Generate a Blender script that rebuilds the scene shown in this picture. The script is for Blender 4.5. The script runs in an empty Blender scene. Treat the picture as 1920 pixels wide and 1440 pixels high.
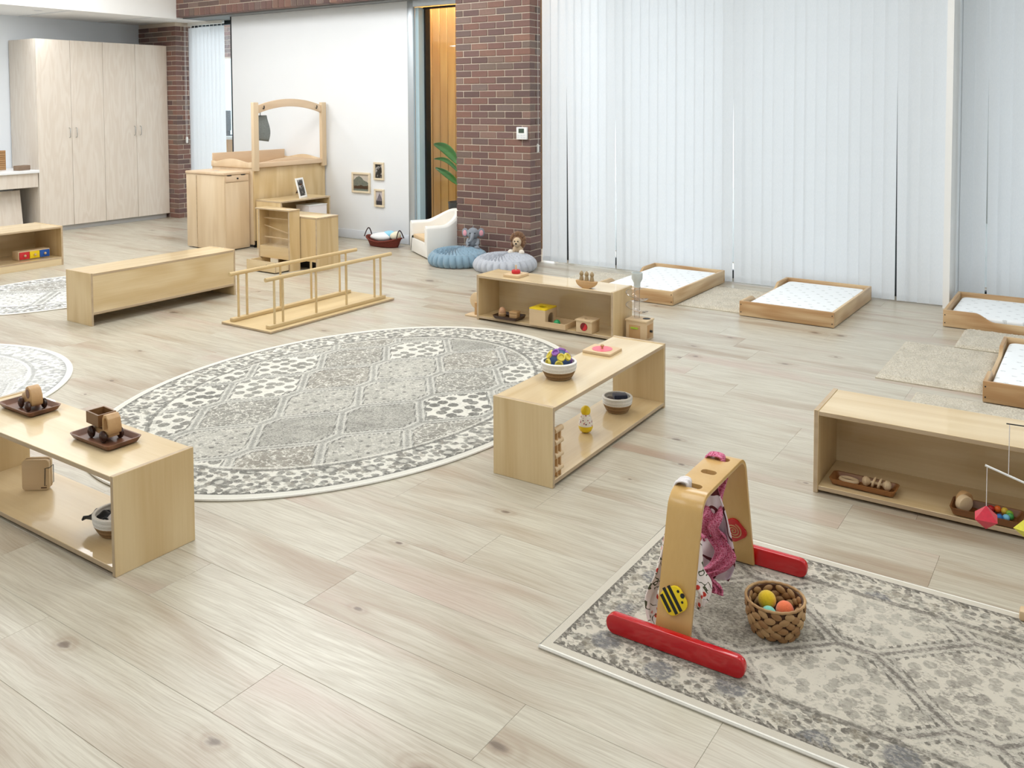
import bpy, bmesh, math, random
from math import sin, cos, pi, radians, sqrt, atan2, floor
from mathutils import Vector, Matrix, Quaternion

random.seed(7)
SC = bpy.context.scene
COL = SC.collection

# ------------------------------------------------------------------ camera
F_PX, PY, PITCH, ROLL, YAW, CAM_H = 1664.99, 268.30, 0.045389, -0.004267, -0.595551, 1.55
cam_data = bpy.data.cameras.new('camera')
cam = bpy.data.objects.new('camera', cam_data); COL.objects.link(cam)
fwd = Vector((sin(YAW), cos(YAW), 0)); rgt = Vector((cos(YAW), -sin(YAW), 0)); upv = Vector((0, 0, 1))
f2 = fwd * cos(PITCH) - upv * sin(PITCH); u2 = upv * cos(PITCH) + fwd * sin(PITCH)
r3 = rgt * cos(ROLL) + u2 * sin(ROLL); u3 = u2 * cos(ROLL) - rgt * sin(ROLL)
cam.matrix_world = Matrix(((r3.x, u3.x, -f2.x, 0), (r3.y, u3.y, -f2.y, 0), (r3.z, u3.z, -f2.z, CAM_H), (0, 0, 0, 1)))
cam_data.sensor_width = 36; cam_data.sensor_fit = 'HORIZONTAL'
cam_data.lens = F_PX / 1920 * 36
cam_data.shift_y = (PY - 720) / 1920
cam_data.clip_start = 0.05; cam_data.clip_end = 200
SC.camera = cam

# ------------------------------------------------------------------ view + world + lights
SC.view_settings.view_transform = 'Standard'
SC.view_settings.look = 'None'
SC.view_settings.gamma = 1.0
SC.view_settings.use_curve_mapping = False
SC.view_settings.exposure = 0.0
world = bpy.data.worlds.new('overcast_sky'); SC.world = world
world.use_nodes = True
bg = world.node_tree.nodes['Background']
bg.inputs[0].default_value = (0.88, 0.945, 1.0, 1); bg.inputs[1].default_value = 3.0

CEIL_Z = 3.5
LAMP_COL = (0.965, 0.985, 1.0)
LIGHT_SPOTS = [(-8.6, 4.9, 50), (-5.6, 5.1, 70), (-1.8, 5.0, 40), (-8.6, 1.9, 54), (-5.2, 1.9, 25), (-1.8, 2.2, 17), (1.2, 3.4, 22), (-3.4, -0.6, 14), (-0.2, -0.6, 15)]  # area lights added above the view to brighten the room
for i, (lx, ly, lw) in enumerate(LIGHT_SPOTS):
    ld = bpy.data.lights.new('added_light', 'AREA'); ld.shape = 'RECTANGLE'; ld.size = 1.7; ld.size_y = 1.7
    ld.energy = lw; ld.color = LAMP_COL
    lo = bpy.data.objects.new('added_light', ld); COL.objects.link(lo); lo.location = (lx, ly, CEIL_Z - 0.035)

cl = bpy.data.lights.new('corridor_fill', 'AREA'); cl.shape = 'RECTANGLE'; cl.size = 1.6; cl.size_y = .25; cl.energy = 60; cl.color = (1, .97, .9)  # unseen lamp added to brighten the boards behind the doorway
clo = bpy.data.objects.new('corridor_fill', cl); COL.objects.link(clo); clo.location = (-6.0, 7.72, 3.3)
# ------------------------------------------------------------------ node helper
class S:
    def __init__(s, nt, k): s.nt = nt; s.k = k
    def _m(s, op, *a): return mth(s.nt, op, s, *a)
    def __add__(s, o): return s._m('ADD', o)
    __radd__ = __add__
    def __sub__(s, o): return s._m('SUBTRACT', o)
    def __rsub__(s, o): return mth(s.nt, 'SUBTRACT', o, s)
    def __mul__(s, o): return s._m('MULTIPLY', o)
    __rmul__ = __mul__
    def __truediv__(s, o): return s._m('DIVIDE', o)
    def __rtruediv__(s, o): return mth(s.nt, 'DIVIDE', o, s)
    def abs(s): return s._m('ABSOLUTE')
    def floor(s): return s._m('FLOOR')
    def fract(s): return s._m('FRACT')
    def sin(s): return s._m('SINE')
    def sqrt(s): return s._m('SQRT')
    def lt(s, o): return s._m('LESS_THAN', o)
    def gt(s, o): return s._m('GREATER_THAN', o)
    def min(s, o): return s._m('MINIMUM', o)
    def max(s, o): return s._m('MAXIMUM', o)
    def clamp(s):
        r = s._m('ADD', 0.0); r.k.node.use_clamp = True; return r
    def sm(s, a, b):          # smoothstep
        n = s.nt.nodes.new('ShaderNodeMapRange'); n.interpolation_type = 'SMOOTHSTEP'
        s.nt.links.new(s.k, n.inputs[0]); n.inputs[1].default_value = a; n.inputs[2].default_value = b
        return S(s.nt, n.outputs[0])
def mth(nt, op, *a):
    n = nt.nodes.new('ShaderNodeMath'); n.operation = op
    for i, x in enumerate(a):
        if isinstance(x, S): nt.links.new(x.k, n.inputs[i])
        else: n.inputs[i].default_value = float(x)
    return S(nt, n.outputs[0])
class N:
    """thin layer over one material's node tree"""
    def __init__(s, name):
        s.m = bpy.data.materials.new(name); s.m.use_nodes = True; s.nt = s.m.node_tree
        s.b = s.nt.nodes['Principled BSDF']
    def lk(s, v, sock):
        if isinstance(v, S): s.nt.links.new(v.k, sock)
        elif isinstance(v, (tuple, list)): sock.default_value = tuple(v) if len(v) == 4 or sock.type == 'VECTOR' else (*v, 1)
        else: sock.default_value = v
    def coord(s, kind='Object'):
        n = s.nt.nodes.new('ShaderNodeTexCoord'); return S(s.nt, n.outputs[kind])
    def pos(s):
        n = s.nt.nodes.new('ShaderNodeNewGeometry'); return S(s.nt, n.outputs['Position'])
    def rnd(s):
        n = s.nt.nodes.new('ShaderNodeObjectInfo'); return S(s.nt, n.outputs['Random'])
    def sep(s, v):
        n = s.nt.nodes.new('ShaderNodeSeparateXYZ'); s.nt.links.new(v.k, n.inputs[0]); return [S(s.nt, o) for o in n.outputs]
    def vec(s, x, y, z=0.0):
        n = s.nt.nodes.new('ShaderNodeCombineXYZ')
        for i, q in enumerate((x, y, z)): s.lk(q, n.inputs[i])
        return S(s.nt, n.outputs[0])
    def noise(s, v, scale=1, detail=3, rough=.5, dist=0, out=0):
        n = s.nt.nodes.new('ShaderNodeTexNoise'); s.nt.links.new(v.k, n.inputs['Vector'])
        n.inputs['Scale'].default_value = scale; n.inputs['Detail'].default_value = detail
        n.inputs['Roughness'].default_value = rough; n.inputs['Distortion'].default_value = dist
        return S(s.nt, n.outputs[out])
    def voro(s, v, scale=1, feature='F1', out='Distance', rand=1.0, dim='3D'):
        n = s.nt.nodes.new('ShaderNodeTexVoronoi'); n.voronoi_dimensions = dim; n.feature = feature
        s.nt.links.new(v.k, n.inputs['Vector']); n.inputs['Scale'].default_value = scale; n.inputs['Randomness'].default_value = rand
        return S(s.nt, n.outputs[out])
    def white(s, v):
        n = s.nt.nodes.new('ShaderNodeTexWhiteNoise'); n.noise_dimensions = '3D'; s.nt.links.new(v.k, n.inputs['Vector']); return S(s.nt, n.outputs['Value'])
    def ramp(s, f, stops, const=False):
        n = s.nt.nodes.new('ShaderNodeValToRGB'); r = n.color_ramp
        if const: r.interpolation = 'CONSTANT'
        while len(r.elements) < len(stops): r.elements.new(.5)
        for e, (p, c) in zip(r.elements, stops): e.position = p; e.color = (*c, 1)
        s.lk(f, n.inputs[0]); return S(s.nt, n.outputs[0])
    def mix(s, f, a, b, mode='MIX'):
        n = s.nt.nodes.new('ShaderNodeMix'); n.data_type = 'RGBA'; n.blend_type = mode
        s.lk(f, n.inputs[0]); s.lk(a, n.inputs[6]); s.lk(b, n.inputs[7]); return S(s.nt, n.outputs[2])
    def bump(s, h, strength=.3, dist=.002):
        n = s.nt.nodes.new('ShaderNodeBump'); n.inputs['Strength'].default_value = strength; n.inputs['Distance'].default_value = dist
        s.nt.links.new(h.k, n.inputs['Height']); s.nt.links.new(n.outputs[0], s.b.inputs['Normal'])
    def out(s, col=None, rough=None, **kw):
        if col is not None: s.lk(col, s.b.inputs['Base Color'])
        if rough is not None: s.lk(rough, s.b.inputs['Roughness'])
        for k, v in kw.items(): s.lk(v, s.b.inputs[k.replace('_', ' ')])
        return s.m
def rgb(r, g, b):           # 8-bit sRGB -> linear
    f = lambda c: c / 12.92 if c <= .04045 else ((c + .055) / 1.055) ** 2.4
    return (f(r / 255), f(g / 255), f(b / 255))
def plain(name, col, rough=.5, var=0.04, scale=30, **kw):
    n = N(name); t = n.noise(n.coord(), scale, 2)
    k = 1 - var; d = tuple(x * (1 - 2 * var) for x in col)
    return n.out(n.mix(t, d, tuple(min(1, x * (1 + var)) for x in col)), rough, **kw)

# ------------------------------------------------------------------ mesh helper
class MB:
    def __init__(s): s.v = []; s.f = []; s.m = []
    def add(s, vs, fs, mi=0, M=None):
        o = len(s.v)
        s.v += [tuple(M @ Vector(v)) for v in vs] if M is not None else [tuple(v) for v in vs]
        s.f += [tuple(i + o for i in f) for f in fs]; s.m += [mi] * len(fs) if isinstance(mi, int) else list(mi)
        return s
    def box(s, x0, x1, y0, y1, z0, z1, mi=0, edge=None, M=None):
        vs = [(x0, y0, z0), (x1, y0, z0), (x1, y1, z0), (x0, y1, z0), (x0, y0, z1), (x1, y0, z1), (x1, y1, z1), (x0, y1, z1)]
        fs = [(3, 2, 1, 0), (4, 5, 6, 7), (0, 1, 5, 4), (2, 3, 7, 6), (1, 2, 6, 5), (3, 0, 4, 7)]
        ax = [2, 2, 1, 1, 0, 0]
        if edge is None: mm = mi
        else:
            d = (x1 - x0, y1 - y0, z1 - z0); t = d.index(min(d)); mm = [mi if a == t else edge for a in ax]
        return s.add(vs, fs, mm, M)
    def cyl(s, p0, p1, r, r2=None, n=16, mi=0, caps=True):
        p0 = Vector(p0); p1 = Vector(p1); r2 = r if r2 is None else r2
        q = Vector((0, 0, 1)).rotation_difference((p1 - p0).normalized())
        vs = []
        for p, rr in ((p0, r), (p1, r2)):
            for i in range(n):
                a = 2 * pi * i / n; vs.append(p + q @ Vector((rr * cos(a), rr * sin(a), 0)))
        fs = [(i, (i + 1) % n, n + (i + 1) % n, n + i) for i in range(n)]
        if caps: fs += [tuple(range(n - 1, -1, -1)), tuple(range(n, 2 * n))]
        return s.add(vs, fs, mi)
    def lathe(s, prof, n=28, c=(0, 0, 0), mi=0, M=None):
        vs = []; rings = []
        for r, z in prof:
            if r < 1e-6: rings.append([len(vs)]); vs.append((c[0], c[1], c[2] + z))
            else:
                rings.append(list(range(len(vs), len(vs) + n)))
                vs += [(c[0] + r * cos(2 * pi * i / n), c[1] + r * sin(2 * pi * i / n), c[2] + z) for i in range(n)]
        fs = []
        for a, b in zip(rings, rings[1:]):
            if len(a) == 1 and len(b) == 1: continue
            for i in range(n):
                j = (i + 1) % n
                if len(a) == 1: fs.append((a[0], b[j], b[i]))
                elif len(b) == 1: fs.append((a[i], a[j], b[0]))
                else: fs.append((a[i], a[j], b[j], b[i]))
        return s.add(vs, fs, mi, M)
    def sph(s, c, r, n=18, k=10, mi=0, M=None):
        r = (r, r, r) if not isinstance(r, (tuple, list)) else r
        m = MB().lathe([(sin(pi * i / k), -cos(pi * i / k)) for i in range(k + 1)], n)
        vs = [(c[0] + x * r[0], c[1] + y * r[1], c[2] + z * r[2]) for x, y, z in m.v]
        return s.add(vs, m.f, mi, M)
    def tube(s, path, r, n=8, closed=False, mi=0, caps=True):
        P = [Vector(p) for p in path]; L = len(P); vs = []
        R = r if callable(r) else (lambda t: r)
        up = Vector((0, 0, 1)); prev = None
        for i in range(L):
            a = P[(i - 1) % L] if (closed or i > 0) else P[i]; b = P[(i + 1) % L] if (closed or i < L - 1) else P[i]
            t = (b - a).normalized()
            if prev is None:
                x = t.cross(up)
                if x.length < 1e-3: x = t.cross(Vector((1, 0, 0)))
                x.normalize()
            else:
                x = prev - t * prev.dot(t); x.normalize()
            prev = x; y = t.cross(x); rr = R(i / max(1, L - 1))
            vs += [P[i] + (x * cos(2 * pi * j / n) + y * sin(2 * pi * j / n)) * rr for j in range(n)]
        fs = []
        for i in range(L if closed else L - 1):
            k = (i + 1) % L
            fs += [(i * n + j, i * n + (j + 1) % n, k * n + (j + 1) % n, k * n + j) for j in range(n)]
        if not closed and caps: fs += [tuple(range(n - 1, -1, -1)), tuple((L - 1) * n + j for j in range(n))]
        return s.add(vs, fs, mi)
    def prism(s, poly, h0, h1, plane='xy', mi=0, side=None, M=None):
        n = len(poly)
        g = {'xy': lambda a, b, h: (a, b, h), 'xz': lambda a, b, h: (a, h, b), 'yz': lambda a, b, h: (h, a, b)}[plane]
        vs = [g(a, b, h0) for a, b in poly] + [g(a, b, h1) for a, b in poly]
        fs = [tuple(range(n - 1, -1, -1)), tuple(range(n, 2 * n))] + [(i, (i + 1) % n, n + (i + 1) % n, n + i) for i in range(n)]
        return s.add(vs, fs, mi if side is None else [mi, mi] + [side] * n, M)
    def grid(s, fn, nu, nv, mi=0, closeu=False):
        vs = [fn(i / nu, j / nv) for j in range(nv + 1) for i in range(nu + (0 if closeu else 1))]
        w = nu if closeu else nu + 1
        fs = [(j * w + i, j * w + (i + 1) % w, (j + 1) * w + (i + 1) % w, (j + 1) * w + i) for j in range(nv) for i in range(nu)]
        return s.add(vs, fs, mi)
    def mesh(s, name, mats, bevel=0, seg=2, smooth=None, fixn=True):
        me = bpy.data.meshes.new(name); me.from_pydata([tuple(v) for v in s.v], [], s.f)
        for p, m in zip(me.polygons, s.m): p.material_index = m
        if bevel or fixn:
            bm = bmesh.new(); bm.from_mesh(me)
            if fixn: bmesh.ops.recalc_face_normals(bm, faces=bm.faces)
            if bevel:
                es = [e for e in bm.edges if len(e.link_faces) == 2 and e.calc_face_angle(0) > 0.5]
                bmesh.ops.bevel(bm, geom=es, offset=bevel, segments=seg, affect='EDGES', profile=.5, clamp_overlap=True)
            bm.to_mesh(me); bm.free()
        for m in (mats if isinstance(mats, (list, tuple)) else [mats]): me.materials.append(m)
        if smooth is None: smooth = bevel > 0
        if smooth:
            me.polygons.foreach_set('use_smooth', [True] * len(me.polygons)); me.set_sharp_from_angle(angle=radians(smooth if smooth is not True and smooth > 2 else 40))
        return me
    def build(s, name, mats, parent=None, **kw):
        loc = kw.pop('loc', None); rz = kw.pop('rz', 0); label = kw.pop('label', None)
        o = bpy.data.objects.new(name, s.mesh(name, mats, **kw)); COL.objects.link(o)
        if parent: o.parent = parent
        if loc: o.location = loc
        if rz: o.rotation_euler.z = rz
        if label: o['label'] = label
        return o
def link(name, me, parent=None, loc=(0, 0, 0), rz=0, scale=None):
    o = bpy.data.objects.new(name, me); COL.objects.link(o); o.parent = parent; o.location = loc; o.rotation_euler.z = rz
    if scale: o.scale = scale
    return o
def tag(o, label, cat, group=None):
    o['label'] = label; o['category'] = cat
    if group: o['group'] = group
    return o
def thing(name, label, cat, loc=(0, 0, 0), rz=0, group=None):
    o = bpy.data.objects.new(name, None); COL.objects.link(o); o.empty_display_size = .05
    o.location = loc; o.rotation_euler.z = rz
    return tag(o, label, cat, group)
def struct(o): o['kind'] = 'structure'; return o
def rrect(w, h, r, n=5, cx=0, cy=0):
    P = []
    for sx, sy, a0 in ((1, 1, 0), (-1, 1, pi / 2), (-1, -1, pi), (1, -1, 3 * pi / 2)):
        for i in range(n + 1):
            a = a0 + pi / 2 * i / n; P.append((cx + sx * (w / 2 - r) + r * cos(a), cy + sy * (h / 2 - r) + r * sin(a)))
    return P

# ------------------------------------------------------------------ materials
def wood(name, light, dark, axis='x', rough=.35, ring=26, scale=1.0, contrast=1.0, coat=0.0):
    n = N(name); x, y, z = n.sep(n.coord()); r = n.rnd() * 37.0
    st = {'x': (1.1, 7.0, 7.0), 'y': (7.0, 1.1, 7.0), 'z': (7.0, 7.0, 1.1)}[axis]
    p = n.vec(x * st[0] * scale + r, y * st[1] * scale + r * 2, z * st[2] * scale + r)
    big = n.noise(p, .55, 2, .5, .35)
    rings = (big * float(ring)).sin() * .5 + .5
    p2 = n.vec(x * (st[0] * 3 if axis == 'x' else 90), y * (st[1] * 3 if axis == 'y' else 90), z * (st[2] * 3 if axis == 'z' else 90))
    fine = n.noise(p2, 1.0, 3, .6)
    f = (rings * .44 * contrast + fine * .5 * contrast + n.noise(p, .3, 1) * .35 + .5 * (1 - contrast)).clamp()
    return n.out(n.mix(f, light, dark), rough, Coat_Weight=coat)
W = {}
W['birch'] = wood('birch_plywood', rgb(235, 216, 178), rgb(208, 180, 132), 'x', .3, coat=.6)
W['birch_y'] = wood('birch_plywood_lengthwise', rgb(235, 216, 178), rgb(208, 180, 132), 'y', .3, coat=.6)
W['birch_z'] = wood('birch_plywood_upright', rgb(231, 209, 166), rgb(204, 174, 124), 'z', .36, coat=.2)
W['edge'] = wood('plywood_edge', rgb(206, 186, 156), rgb(178, 154, 124), 'x', .5, ring=60, contrast=.7)
W['maple'] = wood('maple', rgb(234, 214, 184), rgb(212, 186, 150), 'z', .38, contrast=.9)
W['maple_y'] = wood('maple_rail', rgb(234, 210, 180), rgb(212, 182, 148), 'y', .4, contrast=.7)
W['pine'] = wood('pine', rgb(230, 205, 164), rgb(178, 138, 94), 'x', .42, ring=34, contrast=1.4)
W['pine_y'] = wood('pine_lengthwise', rgb(228, 204, 164), rgb(182, 144, 100), 'y', .42, ring=34, contrast=1.3)
W['laminate'] = wood('pale_oak_laminate', rgb(236, 228, 217), rgb(218, 205, 190), 'z', .5, ring=30, scale=2.5, contrast=.8)
W['ash'] = wood('pale_ash', rgb(226, 204, 158), rgb(200, 172, 124), 'y', .4, contrast=.6)
W['walnut'] = wood('walnut', rgb(136, 92, 66), rgb(86, 54, 38), 'x', .4, contrast=1.1)
W['walnut_dark'] = wood('dark_stained_walnut', rgb(78, 46, 32), rgb(40, 22, 16), 'x', .25)
W['acacia'] = wood('acacia', rgb(164, 110, 60), rgb(108, 66, 32), 'x', .42, contrast=1.2)
W['beech'] = wood('beech', rgb(214, 178, 130), rgb(184, 142, 94), 'x', .4, contrast=.8)
W['rawbeech'] = wood('raw_beech', rgb(230, 208, 172), rgb(206, 176, 136), 'x', .55, contrast=.7)
W['bent'] = wood('bent_plywood', rgb(224, 188, 124), rgb(200, 158, 92), 'z', .28, ring=18, contrast=.7, coat=.3)
W['cedar'] = wood('cedar_board', rgb(232, 186, 110), rgb(206, 152, 80), 'z', .5, ring=22, contrast=1.0)
W['bamboo'] = wood('bamboo', rgb(196, 158, 112), rgb(160, 120, 78), 'y', .5)
M = {}
M['white_wall'] = plain('white_wall', rgb(240, 243, 246), .55, .01, 4)
M['grey_wall'] = plain('pale_grey_wall', rgb(230, 236, 242), .6, .01, 4)
M['ceiling'] = plain('ceiling_white', rgb(244, 245, 245), .7, .01, 3)
M['pale_frame'] = plain('pale_limed_wood', rgb(228, 212, 184), .5, .06, 40)
M['alu'] = plain('brushed_aluminium', rgb(196, 203, 208), .35, .02, 60, Metallic=.6)
M['alu_blue'] = plain('blue_grey_jamb', rgb(180, 204, 213), .3, .02, 10)
M['black'] = plain('black_rubber', rgb(16, 17, 20), .5, .05)
M['dark_metal'] = plain('dark_bronze_frame', rgb(46, 50, 54), .45, .05, 20, Metallic=.4)
M['chrome'] = plain('satin_chrome', rgb(190, 190, 188), .25, .03, 50, Metallic=.9)
M['kick'] = plain('grey_kickboard', rgb(192, 192, 192), .4, .03, 20)
M['base'] = plain('grey_vinyl_baseboard', rgb(214, 219, 226), .45, .02, 10)
M['mortar'] = plain('pale_mortar', rgb(206, 192, 176), .9, .06, 90)
M['white_paint'] = plain('white_paint', rgb(244, 244, 242), .4, .01, 10)
M['white_plastic'] = plain('white_plastic', rgb(236, 238, 236), .35, .01, 10)
M['red'] = plain('red_lacquer', rgb(196, 14, 24), .18, .04, 8, Coat_Weight=.5)
M['red_matt'] = plain('red_paint', rgb(206, 40, 48), .4, .05)
M['yellow'] = plain('yellow_paint', rgb(240, 208, 26), .35, .03)
M['blue'] = plain('blue_paint', rgb(26, 84, 168), .35, .04)
M['green'] = plain('green_paint', rgb(34, 150, 88), .35, .05)
M['lime'] = plain('lime_plastic', rgb(168, 196, 60), .35, .03)
M['pink'] = plain('pink_paint', rgb(238, 112, 128), .4, .02)
M['charcoal'] = plain('charcoal_planter', rgb(58, 62, 66), .5, .05)
M['soil'] = plain('soil', rgb(40, 30, 22), .95, .2, 60)
M['cream_vinyl'] = plain('cream_leatherette', rgb(241, 239, 233), .42, .015, 14)
M['tan_vinyl'] = plain('tan_seat_leatherette', rgb(218, 190, 150), .45, .03, 20)
def felt(name, c):
    n = N(name); p = n.coord(); t = n.noise(p, 260, 4, .7)
    m = n.out(n.mix(t, tuple(x * .72 for x in c), tuple(min(1, x * 1.18) for x in c)), .95, Sheen_Weight=.3); n.bump(t, .5, .002); return m
M['felt_yellow'] = felt('yellow_felt', rgb(222, 188, 30)); M['felt_orange'] = felt('coral_felt', rgb(240, 120, 76)); M['felt_mint'] = felt('mint_felt', rgb(128, 206, 186))
M['cloth_white'] = felt('white_cotton', rgb(238, 232, 232)); M['cloth_black'] = felt('black_cloth', rgb(24, 24, 28)); M['cloth_navy'] = felt('navy_felt', rgb(44, 48, 66))
M['cloth_brown'] = felt('brown_felt', rgb(60, 42, 34))
M['plush_grey'] = felt('grey_plush', rgb(138, 144, 152)); M['plush_pink'] = felt('pink_plush', rgb(232, 166, 178)); M['plush_lion'] = felt('tan_plush', rgb(206, 182, 150))
M['plush_mane'] = felt('brown_mane_plush', rgb(126, 92, 66)); M['plush_white'] = felt('cream_plush', rgb(236, 226, 212))
M['cushion_blue'] = felt('teal_blue_velvet', rgb(132, 160, 178)); M['cushion_grey'] = felt('silver_grey_velvet', rgb(186, 190, 198))

def glass_mat(name, tint=(1, 1, 1), refl=.02, rough=0.02, fres=.25):
    n = N(name); nt = n.nt
    tr = nt.nodes.new('ShaderNodeBsdfTransparent'); tr.inputs[0].default_value = (*tint, 1)
    gl = nt.nodes.new('ShaderNodeBsdfGlossy'); gl.inputs['Roughness'].default_value = rough
    lw = nt.nodes.new('ShaderNodeLayerWeight'); lw.inputs[0].default_value = .25
    f = (S(nt, lw.outputs['Fresnel']) * fres + refl).clamp()
    mx = nt.nodes.new('ShaderNodeMixShader'); nt.links.new(f.k, mx.inputs[0]); nt.links.new(tr.outputs[0], mx.inputs[1]); nt.links.new(gl.outputs[0], mx.inputs[2])
    nt.links.new(mx.outputs[0], nt.nodes['Material Output'].inputs[0]); return n.m
M['glass'] = glass_mat('window_glass', (.97, .98, .985)); M['acrylic'] = glass_mat('clear_acrylic', (.95, .94, .95), .06, .05, .6); M['clear_sheet'] = glass_mat('clear_sheet', (.97, .96, .94), .015, .05, .1)
def blind_mat():
    n = N('vertical_blind_fabric'); nt = n.nt
    x, y, z = n.sep(n.coord()); t = n.noise(n.vec(x * 260, y * 260, z * 60), 1, 2)
    c = n.mix(t, rgb(232, 237, 241), rgb(244, 247, 250))
    d = nt.nodes.new('ShaderNodeBsdfDiffuse'); tl = nt.nodes.new('ShaderNodeBsdfTranslucent')
    n.lk(c, d.inputs[0]); n.lk(c, tl.inputs[0])
    mx = nt.nodes.new('ShaderNodeMixShader'); mx.inputs[0].default_value = .42
    nt.links.new(d.outputs[0], mx.inputs[1]); nt.links.new(tl.outputs[0], mx.inputs[2]); nt.links.new(mx.outputs[0], nt.nodes['Material Output'].inputs[0]); return n.m
M['blind'] = blind_mat()
def brick_mat():
    n = N('dark_red_brick'); r = n.rnd(); p = n.coord()
    c = n.ramp(r, [(0, rgb(94, 72, 68)), (.16, rgb(120, 92, 86)), (.3, rgb(130, 92, 80)), (.42, rgb(108, 84, 80)), (.55, rgb(140, 100, 84)), (.66, rgb(122, 106, 94)), (.8, rgb(100, 78, 74)), (.9, rgb(132, 116, 108)), (1, rgb(148, 108, 90))])
    t = n.noise(p, 34, 4, .65); t2 = n.noise(p, 160, 3, .6)
    c = n.mix(t * .45, c, rgb(84, 62, 62)); c = n.mix(t2.sm(.5, .85) * .3, c, rgb(176, 150, 136))
    m = n.out(c, .6); n.bump(t2, .4, .002); return m
M['brick'] = brick_mat()
def plank_mat():
    n = N('pale_oak_plank'); x, y, z = n.sep(n.pos()); r = n.rnd()
    rx = r * 61; ry = r * 23
    warp = (n.noise(n.vec(x * .9 + rx, y * 2.2 + ry, 1.0), 1.3, 2) - .5) * .11
    yy = y + warp
    big = n.noise(n.vec(x * .6 + rx, yy * 5.0 + ry, r * 11), .9, 2, .5, .35)
    rings = (big * 70.0).sin() * .5 + .5
    fine = n.noise(n.vec(x * 5 + rx, yy * 150, r * 5), 1, 4, .7).sm(.34, .70)
    pore = n.noise(n.vec(x * 14 + rx, yy * 420, r * 3), 1, 2, .6).sm(.55, .75)
    streak = n.noise(n.vec(x * .9 + rx, yy * 20 + ry, 6.0), 1, 3, .6)
    stain = n.noise(n.vec(x * .7 + rx, yy * 4.6 + ry, 3.0), 1.0, 3, .55).sm(.48, .74)
    pinky = n.noise(n.vec(x * .8 + rx, yy * 4.0 + ry, 13.0), 1.0, 2, .5).sm(.52, .75)
    c = n.mix((rings * .18 + fine * .55).clamp(), rgb(202, 197, 180), rgb(162, 151, 132))
    c = n.mix(streak.sm(.5, .8) * .45, c, rgb(154, 141, 120))
    c = n.mix(stain * .8, c, rgb(154, 132, 108))
    c = n.mix(pinky * .5, c, rgb(178, 148, 134))
    c = n.mix((r * 7.3).fract() * .10, c, rgb(168, 150, 130))
    c = n.mix(pore * .22, c, rgb(140, 118, 96))
    kv = n.vec(x * 1.5 + rx, yy * 2.6 + ry, 0)
    kn = n.voro(kv, 1.0, dim='2D'); knd = n.noise(n.vec(x * 16, y * 34, 0), 1, 3)
    kh = n.sep(n.voro(kv, 1.0, out='Color', dim='2D'))
    k2 = kn * (.7 + kh[1] * 1.8) + (knd - .5) * .09 + kh[0].lt(.62) * 1.0
    kr = (kn * 95.0 + knd * 5.0).sin() * .5 + .5
    c = n.mix((1 - k2.sm(.0, .24)) * (kr * .35 + .25), c, rgb(146, 120, 96))
    c = n.mix((1 - k2.sm(.02, .06)) * .8, c, rgb(98, 80, 66))
    m = n.out(c, .34 + fine * .12, Coat_Weight=.35, Coat_Roughness=.24); n.bump(fine, .10, .0006); return m
M['plank'] = plank_mat()

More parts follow.
